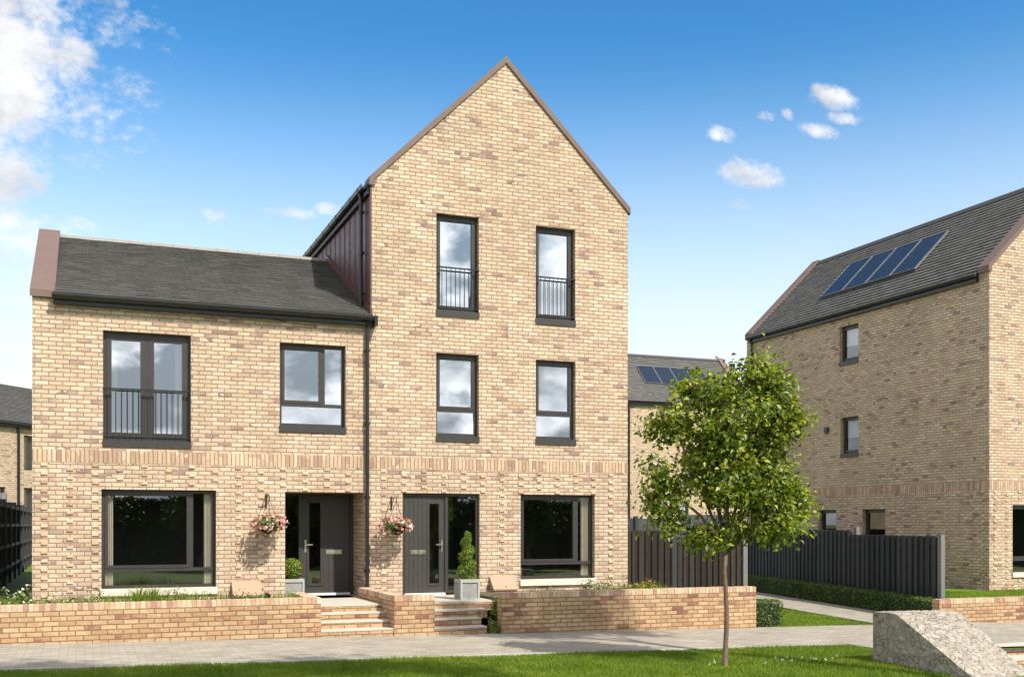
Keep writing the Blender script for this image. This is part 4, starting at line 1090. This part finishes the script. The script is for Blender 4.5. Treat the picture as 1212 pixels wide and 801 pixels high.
# ================================================================== fences
def slat_fence(label, name, pts, zb, ztops, mat, pmat, posts, slat=.115, th=.022, group=None, alt=True):
    """panels between successive points, vertical boards alternately proud; posts: list of (point index, top z, material)"""
    o = thing(name, label, 'fence', (pts[0][0], pts[0][1], zb), group)
    for k in range(len(pts) - 1):
        a, b = Vector((*pts[k], 0)), Vector((*pts[k + 1], 0)); d = (b - a); L_ = d.length; d.normalize(); nrm = Vector((d.y, -d.x, 0))
        n = int(L_ / slat); m_ = MB(); z1 = ztops[k]
        for i in range(n):
            s0, s1 = L_ * i / n + .004, L_ * (i + 1) / n - .014
            off = .028 if (i % 2 and alt) else 0
            zt = z1 + random.uniform(-.006, .006)
            q = [a + d * s0 + nrm * off, a + d * s1 + nrm * off, a + d * s1 + nrm * (off + th), a + d * s0 + nrm * (off + th)]
            m_.prism([(p.x, p.y, zb) for p in q], (0, 0, zt - zb))
        m_.build('panel', mat, o)
        rl = MB()
        for zr in (zb + .25, (zb + z1) / 2, z1 - .2):
            q = [a - nrm * .04, b - nrm * .04, b - nrm * .003, a - nrm * .003]; rl.prism([(p.x, p.y, zr) for p in q], (0, 0, .07))
        q = [a - nrm * .012, b - nrm * .012, b - nrm * .0, a - nrm * .0]; rl.prism([(p.x, p.y, zb) for p in q], (0, 0, z1 - zb - .03))
        rl.build('rail', POSTD, o)
    for (k, zt, pm, side) in posts:
        p = Vector((pts[k][0] + side, pts[k][1], 0)); m_ = MB(); w = .055
        m_.box(p.x - w, p.x + w, p.y - w, p.y + w, zb - .2, zt); m_.box(p.x - w * .9, p.x + w * .9, p.y - w * .9, p.y + w * .9, zt, zt + .02)
        m_.build('post', pm, o)
    return o
YFN = 20.35
x0, x1, x2 = XR + .03, X_(797, YFN), X_(883.5, YFN)
slat_fence('dark brown vertical board fence between the tall house and the grey post behind the tree', 'board_fence', [(x2 - .06, YFN), (x1, YFN), (x0, YFN)][::-1], -.2, [Z_(770, 627.3, YFN), Z_(830, 635, YFN)], SLATB, POST,
           [(1, 1.62, POSTD, 0), (2, Z_(884, 637, YFN), POST, 0)], slat=.075, th=.02)
YF2 = 27.0
slat_fence('slate grey fence further back, above the dark brown fence', 'board_fence', [(X_(742, YF2), YF2), (X_(752.5, YF2), YF2), (X_(805, YF2), YF2), (X_(868, YF2), YF2)], -.2, [Z_(747, 611.5, YF2), Z_(770, 613.5, YF2), Z_(840, 609, YF2)], SLATG, POSTD, [(1, Z_(752, 611.5, YF2), POSTD, 0)], slat=.3, alt=False)
fy = lambda y: (hedge_line(y) + .50, y)
ya_, yb_, yc_ = 18.57, 22.9, 31.5
slat_fence('charcoal vertical board fence along the hedge beside the right house', 'board_fence', [fy(yc_), fy(27.2), fy(yb_ - .06), fy(ya_ + .06)], -.25, [CZ - .14, CZ - .155, CZ - .265], SLATF, POST,
           [(1, CZ - .14, POSTD, 0), (2, CZ - .10, POST, .16), (3, CZ - .25, POST, 0)], slat=.13, th=.03)
# left fence, rails towards us
o = thing('rail_fence', 'dark panelled timber fence with horizontal rails along the left side of the lower house', 'fence', (-1.62, 25, .56))
yy = 19.6; i = 0
while yy < 46:
    z0f = .60; zt = z0f + 1.80 + (.06 if i < 2 else .0) + .03 * (i % 2)
    m_ = MB(); n = 12
    for k in range(n):
        m_.box(-1.66, -1.64 + .006 * (k % 2), yy + .06 + 1.7 * k / n, yy + .06 + 1.7 * (k + 1) / n - .006, z0f, zt - .06)
    m_.build('panel', SLATF, o)
    r_ = MB()
    for zr in (z0f + .32, z0f + .78, z0f + 1.24, z0f + 1.66): r_.box(-1.63, -1.57, yy + .06, yy + 1.78, zr, zr + .07)
    r_.box(-1.64, -1.60, yy + .06, yy + 1.78, z0f, z0f + .15)
    r_.build('rail', plain('charcoal_rail', (.055, .055, .056), .7) if i == 0 else bpy.data.materials['charcoal_rail'], o)
    p_ = MB(); p_.box(-1.67, -1.55, yy - .055, yy + .055, z0f - .1, zt); p_.build('post', POSTD, o)
    yy += 1.84; i += 1
slat_fence('pale grey fence panel beyond the left rail fence', 'board_fence', [(X_(-60, 36), 36), (X_(8.2, 36), 36)], .5, [Z_(4, 583, 36)], plain('pale_fence', (.20, .19, .18), .8), POSTD, [], slat=.15, alt=False)

# ================================================================== planting
def hedge(label, name, fpos, ln, wd, ht, zb, n, seed, mat=HEDGE, size=.045, cat='hedge'):
    """fpos(s, w) -> x, y ; s along 0..ln, w across -wd/2..wd/2"""
    rng = np.random.default_rng(seed)
    c0 = fpos(0, 0); o = thing(name, label, cat, (c0[0], c0[1], zb))
    core = MB(); k = max(2, int(ln / .5))
    for i in range(k):
        s0, s1 = ln * i / k + (.04 if i == 0 else 0), ln * (i + 1) / k - (.04 if i == k - 1 else 0); w = wd / 2 - .045
        q = [fpos(s0, -w), fpos(s1, -w), fpos(s1, w), fpos(s0, w)]
        core.prism([(p[0], p[1], zb) for p in q], (0, 0, ht - .05))
    core.build('stems', DARKGREEN, o)
    pts, outs = [], []
    per = 2 * ht * ln + wd * ln + 2 * wd * ht
    for _ in range(n):
        r = rng.uniform(0, per); dp = -abs(rng.normal(0, .018)) + .012 + .012 * math.sin(rng.uniform(0, 6.28))
        if r < 2 * ht * ln:
            sgn = -1 if r < ht * ln else 1; s_ = rng.uniform(0, ln); z = rng.uniform(0, ht)
            e0, e1 = fpos(s_, 0), fpos(s_, sgn * (wd / 2 + dp + .02 * math.sin(s_ * 5 + sgn)))
            pts.append((e1[0], e1[1], zb + z)); outs.append((e1[0] - e0[0], e1[1] - e0[1], .2))
        elif r < 2 * ht * ln + wd * ln:
            s_ = rng.uniform(0, ln); w = rng.uniform(-wd / 2, wd / 2); e = fpos(s_, w)
            pts.append((e[0], e[1], zb + ht + dp + .015 * math.sin(s_ * 7))); outs.append((0, 0, .6))
        else:
            en = 0 if rng.uniform() < .5 else ln; w = rng.uniform(-wd / 2, wd / 2); z = rng.uniform(0, ht); sg = -1 if en == 0 else 1
            e = fpos(en + sg * dp, w); e2 = fpos(en - sg, w)
            pts.append((e[0], e[1], zb + z)); outs.append(((e[0] - e2[0]) * .5, (e[1] - e2[1]) * .5, .2))
    leaves('foliage', pts, size, mat, o, seed, .6, .25, np.array(outs), .1)
    return o
hd = Vector((.236, 1)).normalized()
def hp(s_, w):
    y = 17.75 + s_ * hd.y
    return (hedge_line(17.75) + .23 + s_ * hd.x + w * hd.y, y - w * hd.x)
hedge('long low clipped hedge beside the path in front of the charcoal fence', 'clipped_hedge', hp, 12.5, .46, .45, gz(18) - .0, 15000, 41, size=.05)
hedge('small square clipped bush at the right end of the brick wall behind the tree', 'clipped_bush', lambda s_, w: (12.28 + w, 17.55 + s_), 1.3, .80, .50, gz(12.3), 3800, 42, cat='bush')

def tree(name, label, base, trunk_h, lobes, ntip, nleaf, leaf, seed, mat, r0=.045, group=None, sig=.13, wob=.02, excl=None, shell=.5, limb_r=.022):
    rng = np.random.default_rng(seed); rr = random.Random(seed)
    o = thing(name, label, 'tree', base, group)
    bx, by, bz = base
    tr = MB(); fork = Vector((bx + rr.uniform(-wob, wob), by, bz + trunk_h))
    tp = [(bx, by, bz - .1), (bx, by, bz + .04)]
    for k in range(1, 6):
        f = k / 6; tp.append((bx + wob * math.sin(f * 5), by + wob * math.cos(f * 4), bz + trunk_h * f))
    tp.append(tuple(fork))
    tr.tube(tp, [r0 * 1.6, r0 * 1.25] + [r0 * (1.02 - .05 * k) for k in range(5)] + [r0 * .78], 10)
    tips = []
    vol = [l[3] * l[4] * l[5] for l in lobes]; pr = np.array(vol) / sum(vol)
    for i in range(ntip):
        for _ in range(30):
            l = lobes[rng.choice(len(lobes), p=pr)]
            d = rng.normal(size=3); d /= np.linalg.norm(d); rad = rng.uniform(0, 1) ** shell
            p = Vector((bx + l[0] + d[0] * l[3] * rad, by + l[1] + d[1] * l[4] * rad, bz + l[2] + d[2] * l[5] * rad))
            if excl is None or not excl(p): break
        tips.append((p, l))
    # one limb per lobe, twigs from the limb to the tips
    limbs = []
    for l in lobes:
        c = Vector((bx + l[0], by + l[1], bz + l[2])); c2 = c + Vector((0, 0, l[5] * .35))
        m1 = fork.lerp(c, .45) + Vector((rr.uniform(-.05, .05), rr.uniform(-.05, .05), .06 * trunk_h * .5))
        tr.tube([tuple(fork - Vector((0, 0, .03))), tuple(m1), tuple(c), tuple(c2)], [limb_r, limb_r * .75, limb_r * .5, limb_r * .25], 7); limbs.append((fork, m1, c, c2))
    C, outs = [], []
    for p, l in tips:
        li = limbs[lobes.index(l)]
        st = min((li[1].lerp(li[2], .3), li[2], li[1], li[2].lerp(li[3], .5)), key=lambda q: (q - p).length)
        mid = st.lerp(p, .55) + Vector((rr.uniform(-.04, .04), rr.uniform(-.04, .04), .05))
        tr.tube([tuple(st), tuple(mid), tuple(p)], [limb_r * .36, limb_r * .24, limb_r * .12], 5)
        ax = (p - mid); cc = Vector((bx + l[0], by + l[1], bz + l[2]))
        for k in range(nleaf):
            f = rng.uniform(-.5, .55); g = rng.normal(0, sig, 3)
            q = p + ax * f + Vector(g); C.append(q); v = (q - cc); outs.append(v.normalized() * .8 if v.length else Vector((0, 0, 1)))
    tr.build('trunk', BARK, o, smooth=True)
    leaves('crown', np.array([tuple(c) for c in C]), leaf, mat, o, seed, .58, .45, np.array([tuple(v) for v in outs]), .7)
    return o
# street tree: lobes (dx, dy, dz, rx, ry, rz) read off the crown's outline
TY = 12.53; TX = X_(858, TY); TZ = gz(TX) - .02
pxm = (TX * SN + TY * CS) / F
def lobe(u, v, ru, rv, dy=0.0): return ((u - 858) * pxm * 1.0 * (CS) , (dy - (u - 858) * pxm * SN * 1.0), (791 - v) * pxm, ru * pxm * .88, max(.30, ru * pxm * .88), rv * pxm * .90)
LB = [lobe(822, 462, 34, 32), lobe(902, 450, 36, 36, .1), lobe(800, 500, 34, 34, .1), lobe(850, 505, 48, 46, -.2), lobe(918, 500, 40, 44), lobe(786, 572, 30, 36, .05), lobe(838, 570, 46, 46, -.25), lobe(905, 565, 48, 46, .1),
      lobe(940, 596, 28, 28, .05), lobe(800, 618, 32, 22, .1), lobe(845, 630, 40, 22, .0), lobe(912, 618, 42, 24, -.1), lobe(865, 540, 50, 50, .45)]
tree('street_tree', 'young leafy street tree with a slender trunk on the front lawn', (TX, TY, TZ), (791 - 652) * pxm, LB, 385, 46, .086, 77, LEAF, r0=.034, sig=.085, wob=.03, limb_r=.026, shell=.42)

# shade trees beyond the picture: they throw the dapple on the lawn and stand in the window reflections
def big_lobes(rng, R_, zc, n=9):
    out = []
    for i in range(n):
        a = 2 * math.pi * i / n + rng.uniform(-.3, .3); q = rng.uniform(.25, .62) * R_
        out.append((q * math.cos(a), q * math.sin(a), zc + rng.uniform(-.5, .5) * R_, R_ * .55, R_ * .55, R_ * .45))
    return out
rg = random.Random(9)
hedge('tall dark hedge added behind the viewer to darken the ground floor window reflections', 'added_hedge', lambda s_, w: (-9 + s_, -9 - w), 75, 1.6, 3.45, -.5, 16000, 45, mat=LEAF_FAR, size=.26)  # added backdrop, hides bright sky between the trees in the pane reflections
GT = 'dark leafy trees reflected in the ground floor windows'
t0 = tree('shade_tree', 'dark leafy tree seen only as a reflection in the ground floor windows', (0, -6.5, gz(0)), 1.2, big_lobes(rg, 2.1, 3.1, 9), 120, 26, .22, 101, LEAF_FAR, r0=.12, group=GT, sig=.30, wob=.08, limb_r=.06)
for i, x in enumerate([4.6, 9.3, 14.4, 19.2, 23.8, 28.5]):
    c = t0.copy(); COL.objects.link(c); c.location = (x, -6.5 + rg.uniform(-.9, .9), gz(x)); c.rotation_euler = (0, 0, rg.uniform(0, 6)); s_ = rg.uniform(.86, 1.03); c.scale = (1.0, 1.0, s_)
    for ch in list(t0.children):
        d = ch.copy(); COL.objects.link(d); d.parent = c; d.matrix_parent_inverse = ch.matrix_parent_inverse.copy()
def hi(c, pts): return [(q[0], q[1], c + q[2], q[3], q[3], q[3] * .8) for q in pts]
tree('tall_tree', 'tall slim tree beyond the right edge of the picture that shades the brick wall', (12.25, 6.2, -.3), 11.6, hi(13.9, [(-.4, 0, 0, .85), (.6, .4, .3, .85), (-1.2, .3, .5, .7), (1.4, -.6, .3, .6)]), 100, 28, .20, 104, LEAF_FAR, r0=.14, sig=.18, wob=.1, limb_r=.06)
tree('tall_tree', 'tall slim tree behind the viewer that shades the lawn at the lower left', (6.1, .5, gz(7)), 13.2, hi(15.6, [(.5, 0, 0, .95), (2.2, .3, .3, .9), (-1.0, .3, .5, .95), (-2.5, -.1, .9, .9), (-4.0, .2, .4, .8), (3.6, -.4, .6, .7), (.4, -1.2, .8, .8)]), 220, 26, .24, 103, LEAF_FAR, r0=.17, sig=.24, wob=.1, limb_r=.07)

# planters ------------------------------------------------------------
def planter(label, cx, cy, w, h, zb):
    o = thing('stone_planter', label, 'planter', (cx, cy, zb), 'square grey stone planters')
    p = MB(); p.box(cx - w / 2 + .02, cx + w / 2 - .02, cy - w / 2 + .02, cy + w / 2 - .02, zb + .02, zb + h - .05); p.build('box', PLANTER, o)
    r = MB(); e = w / 2; k = .035
    r.box(cx - e, cx + e, cy - e, cy + e, zb, zb + .03)
    r.box(cx - e, cx + e, cy - e, cy - e + .05, zb + h - .06, zb + h); r.box(cx - e, cx + e, cy + e - .05, cy + e, zb + h - .06, zb + h)
    r.box(cx - e, cx - e + .05, cy - e + .05, cy + e - .05, zb + h - .06, zb + h); r.box(cx + e - .05, cx + e, cy - e + .05, cy + e - .05, zb + h - .06, zb + h)
    for sx in (-1, 1):
        for sy in (-1, 1): r.box(cx + sx * e - (k if sx > 0 else 0), cx + sx * e + (k if sx < 0 else 0), cy + sy * e - (k if sy > 0 else 0), cy + sy * e + (k if sy < 0 else 0), zb + .03, zb + h - .06)
    r.build('rim', PLANTER_RIM, o)
    s_ = MB(); s_.box(cx - e + .05, cx + e - .05, cy - e + .05, cy + e - .05, zb + h - .055, zb + h - .03); s_.build('soil', SOIL, o)
    return o
py = Y0 + .34; pcx = X_(345.5, py); pw = .40; ph = .36
planter('grey stone planter with a round topiary ball in the recessed porch', pcx, py, pw, ph, ZT)
rng = np.random.default_rng(3)
o = thing('topiary_ball', 'clipped round topiary ball in the porch planter', 'topiary', (pcx, py, ZT + ph))
d = rng.normal(size=(1700, 3)); d /= np.linalg.norm(d, axis=1, keepdims=True)
c = np.array([pcx, py, ZT + ph + .18]); leaves('foliage', c + d * rng.uniform(.17, .205, (1700, 1)), .036, TOPI, o, 5, .6, .1, d * 1.5, .1)
m_ = MB(); m_.ball(c, .165, .165, .165, 16, 10); m_.build('stems', DARKGREEN, o)
py2 = 18.75; w2 = .37; h2 = .375; pcx2 = X_(556.5, py2 - .18)
planter('grey stone planter with a spiral topiary beside the flush grey door', pcx2, py2, w2, h2, ZT)
o = thing('spiral_topiary', 'tall bright green spiral topiary beside the flush grey door', 'topiary', (pcx2, py2, ZT + h2))
P_, D_ = [], []
for i in range(3000):
    f = rng.uniform(0, 1) ** 1.15; z = f * .86; Rr = .145 * (1 - f) ** .62 + .055
    a = f * 2 * math.pi * 3.1; off = np.array([math.cos(a), math.sin(a), 0]) * Rr * .26
    d = rng.normal(size=3); d /= np.linalg.norm(d); rad = Rr * .86
    P_.append(np.array([pcx2, py2, ZT + h2 - .01 + z]) + off + d * rad * rng.uniform(.75, 1.05) * np.array([1, 1, .75])); D_.append(d)
leaves('foliage', np.array(P_), .042, TOPI, o, 6, .45, .25, np.array(D_) * 1.2, -.3)
m_ = MB(); m_.tube([(pcx2, py2, ZT + h2 - .05), (pcx2, py2, ZT + h2 + .8)], .012, 6); m_.build('stem', BARK, o)

# meter boxes -----------------------------------------------------------
def meter(label, uL, uR, vt, vb):
    yb = Y0 - .005; yf = Y0 - .26; xl, xr = X_(uL, Y0 - .13), X_(uR, Y0 - .13); zt = Z_(uL, vt, Y0 - .05); zm = Z_(uL, vb, yf); zb = .4
    o = thing('meter_box', label, 'meter box', ((xl + xr) / 2, yf, zb), 'tan meter boxes at the foot of the walls')
    m_ = MB(); m_.prism([(xl, yb, zb), (xl, yf + .02, zb), (xl, yf + .02, zm - .02), (xl, yb, zt - .02)], (xr - xl, 0, 0)); m_.build('body', METER, o)
    l_ = MB(); l_.prism([(xl - .02, yb, zt - .018), (xl - .02, yf - .01, zm - .035), (xl - .02, yf - .01, zm), (xl - .02, yb, zt + .012)], (xr - xl + .04, 0, 0)); l_.build('lid', METER, o, bevel=.006)
    k = MB(); k.ball(((xl + xr) / 2 + .01, yf + .03, zm + .035), .018, .018, .012, 10, 6); k.build('lock', BLACK, o)
meter('tan sloping meter box on the wall below the left hanging basket', 276, 308.5, 688, 704)
meter('tan sloping meter box left of the tall house ground floor window', 582.5, 609.5, 681.5, 696.5)
sx_, sy_ = X_(316, 18.1), 18.1
o = thing('garden_spotlight', 'small black garden spotlight in the bed by the porch steps', 'spotlight', (sx_, sy_, .55))
m_ = MB(); m_.prism([(sx_ - .06, sy_ - .05, .60), (sx_ + .05, sy_ - .05, .60), (sx_ + .045, sy_ - .05, .735), (sx_ - .025, sy_ - .05, .775)], (0, .1, 0)); m_.build('housing', BLACK, o)
m_ = MB(); m_.tube([(sx_, sy_, .5), (sx_, sy_, .62)], .012, 6); m_.build('spike', BLACK, o)

# bed plants -----------------------------------------------------------
def clump(name, label, x, y, z, w, h, n, leaf, mat, seed, cat='plant', group=None, flower=None, nf=0, fs=.03, dpt=None):
    rng = np.random.default_rng(seed); o = thing(name, label, cat, (x, y, z), group); dpt = dpt or w
    def pts(k, lo, hi):
        d = rng.normal(size=(k, 3)); d /= np.linalg.norm(d, axis=1, keepdims=True); d[:, 2] = np.abs(d[:, 2]); rr_ = rng.uniform(lo, hi, (k, 1)) * (1 + .25 * np.sin(d[:, :1] * 7 + seed))
        return np.array([x, y, z]) + d * rr_ * np.array([w / 2, dpt / 2, h]), d
    P, d = pts(n, .25, 1.0); leaves('foliage', P, leaf, mat, o, seed, .5, .3, d, -.3)
    s_ = MB()
    for i in range(7):
        a = rng.uniform(0, 6.28); s_.tube([(x, y, z - .05), (x + .3 * w * math.cos(a), y + .3 * dpt * math.sin(a), z + h * .7)], .006, 5)
    s_.build('stems', BARK, o)
    if flower: P, d = pts(nf, .88, 1.08); leaves('flowers', P, fs, flower, o, seed + 9, 1.0, .6, d, 0, .08)
def blades(name, label, x, y, z, n, ht, spread, seed, mat, cat='grass tuft'):
    rng = np.random.default_rng(seed); V, T = [], []
    for i in range(n):
        a = rng.uniform(0, 6.28); l = ht * rng.uniform(.6, 1.1); q = np.array([math.cos(a), math.sin(a), 0]); b = np.array([x, y, z]) + q * rng.uniform(0, .06); s = np.array([-q[1], q[0], 0]) * .006
        m = b + q * spread * .35 * rng.uniform(.6, 1.2) + np.array([0, 0, l * .75]); e = b + q * spread * rng.uniform(.7, 1.2) + np.array([0, 0, l])
        k = len(V); V += [b - s, b + s, m + s * .8, m - s * .8, e]; T += [(k, k + 1, k + 2), (k, k + 2, k + 3), (k + 3, k + 2, k + 4)]
    return tag(np_mesh(name, V, T, mat), label, cat)
clump('flowering_shrub', 'shrub with small cream flowers at the far left above the brick wall', X_(19, 18.3), 18.3, .5, .75, .42, 420, .06, PLANTL, 81, 'shrub', None, WHITEP, 90, .045)
clump('green_plant', 'low light green plants under the left corner of the lower house', X_(62, 18.5), 18.5, .5, 1.1, 0.34, 420, .055, PLANTL, 82, group='low green plants in the raised beds', dpt=.5)
clump('green_plant', 'low green plants below the left side of the big ground floor window', X_(112, 18.5), 18.5, .5, 1.2, 0.35, 420, .055, PLANTL, 83, group='low green plants in the raised beds', dpt=.5)
clump('green_plant', 'low green plants below the right side of the big ground floor window', X_(212, 18.5), 18.5, .5, 1.3, 0.34, 460, .055, PLANTL, 84, group='low green plants in the raised beds', dpt=.5)
clump('green_plant', 'low green plants in the bed below the left meter box', X_(292, 18.7), 18.6, .5, .9, .30, 260, .05, PLANTL, 85, group='low green plants in the raised beds', dpt=.4)
for i, (u, lb) in enumerate(((165, 'spiky grass tuft below the middle of the big ground floor window'), (180, 'second spiky grass tuft just right of the window middle above the left wall'))):
    blades('grass_tuft', lb, X_(u, 18.6), 18.6, .52, 90, .36, .26, 90 + i, BLADE)
clump('green_plant', 'leafy green plants below the right half of the tall house ground floor window', X_(705, 18.5), 18.5, .5, 1.1, 0.38, 460, .06, PLANTL, 86, group='low green plants in the raised beds', dpt=.5)
clump('green_plant', 'sparse green plants at the left foot of the tall house ground floor window', X_(640, 18.6), 18.5, .5, 1.0, .26, 260, .05, PLANTL, 87, group='low green plants in the raised beds', dpt=.4)
clump('green_plant', 'green plants at the right corner of the tall house behind the brick wall', X_(737, 18.5), 18.5, .5, .5, 0.34, 200, .055, PLANTL, 88, group='low green plants in the raised beds', dpt=.4)
clump('flowering_shrub', 'mound of orange flowers in front of the dark brown fence', X_(766, 18.9), 18.9, .5, .66, .27, 330, .05, PLANTL, 89, 'shrub', None, ORANGE, 130, .05)
clump('green_plant', 'small green plant in the gap at the foot of the spiral topiary steps', X_(583.5, 17.5), 17.5, gz(6.5) + .0, .30, .34, 260, .05, TOPI, 91)
clump('green_plant', 'small green plant at the top right of the spiral topiary steps', X_(586.5, 17.8), 17.8, .30, .26, .40, 240, .05, TOPI, 92)

# grass ------------------------------------------------------------------
def grass(name, regions, dens, h, seed, zfun, bw=.0045):
    rng = np.random.default_rng(seed); Vs, n_tot = [], 0
    for (x0, x1, y0, y1, ok) in regions:
        n = int((x1 - x0) * (y1 - y0) * dens); P = np.stack([rng.uniform(x0, x1, n), rng.uniform(y0, y1, n)], 1)
        if ok is not None: P = P[ok(P[:, 0], P[:, 1])]
        n = len(P); a = rng.uniform(0, 2 * np.pi, n); tall_ = .7 + .5 * (np.sin(P[:, 0] * 2.1 + np.sin(P[:, 1] * 3)) * .5 + .5)
        L_ = h * rng.uniform(.55, 1.2, n) * tall_; w = bw * rng.uniform(.8, 1.5, n); lean = rng.uniform(.1, .7, n)
        z = zfun(P[:, 0], P[:, 1]); dx, dy = np.cos(a), np.sin(a)
        b1 = np.stack([P[:, 0] - dy * w, P[:, 1] + dx * w, z], 1); b2 = np.stack([P[:, 0] + dy * w, P[:, 1] - dx * w, z], 1)
        tp = np.stack([P[:, 0] + dx * L_ * lean, P[:, 1] + dy * L_ * lean, z + L_], 1)
        Vs.append(np.stack([b1, b2, tp], 1).reshape(-1, 3))
    V = np.concatenate(Vs); T = np.arange(len(V)).reshape(-1, 3)
    return tag(np_mesh(name, V, T, BLADE), 'short green lawn grass', 'grass', None, 'stuff')
gf = lambda x, y: .095 - .0167 * x - .006
o = grass('grass', [(-2.2, 10.54, 10.9, 14.43, None), (10.54, 15.2, 12.47, 13.44, lambda x, y: x < 11.7), (10.5, 11.75, 12.47, 14.44, None)], 3600, .055, 1, gf)
o['label'] = 'bright mown lawn grass along the bottom of the picture'
def tri(x, y): return x < 15.05 + .2 * (y - 17.505) - .03
o = grass('grass', [(11.85, 17, 17.52, 21.5, tri)], 1500, .05, 2, gf); o['label'] = 'triangle of lawn grass between the pavement and the side path'
o = grass('grass', [(16.8, 24, 17.76, 20.55, lambda x, y: (x > hedge_line(y) + .6))], 900, .05, 3, lambda x, y: x * 0 + .235); o['label'] = 'lawn grass in front of the right house'
o = grass('bed_grass', [(-1.9, 3.3, 17.66, 18.5, None)], 420, .24, 4, lambda x, y: x * 0 + .555, .010); o['label'] = 'grassy ground cover showing along the top of the left brick wall'
o = grass('bed_grass', [(8.2, 10.5, 17.68, 18.6, lambda x, y: np.sin(x * 5.0) > -.45)], 330, .20, 5, lambda x, y: x * 0 + .56, .010); o['label'] = 'grassy ground cover under the tall house ground floor window'
# clover heads in the lawn
rng = np.random.default_rng(12); C = []
for (u, v) in [(918, 792), (926, 795), (932, 793), (955, 797), (962, 795), (966, 796), (977, 798), (906, 799), (985, 797), (840, 798), (846, 796), (990, 792), (948, 793), (938, 798)]:
    d_ = (HZ - v); 
    yy = 12.3 + (801 - v) * .06
    xx = X_(u, yy); C.append((xx, yy, gz(xx) + .055))
C = np.repeat(np.array(C), 9, 0) + rng.normal(0, .011, (len(C) * 9, 3))
o = leaves('clover_flowers', C, .022, WHITEP, None, 15, .8, .6); tag(o, 'small white clover flowers dotted in the lawn right of the street tree', 'flowers', None, 'stuff')
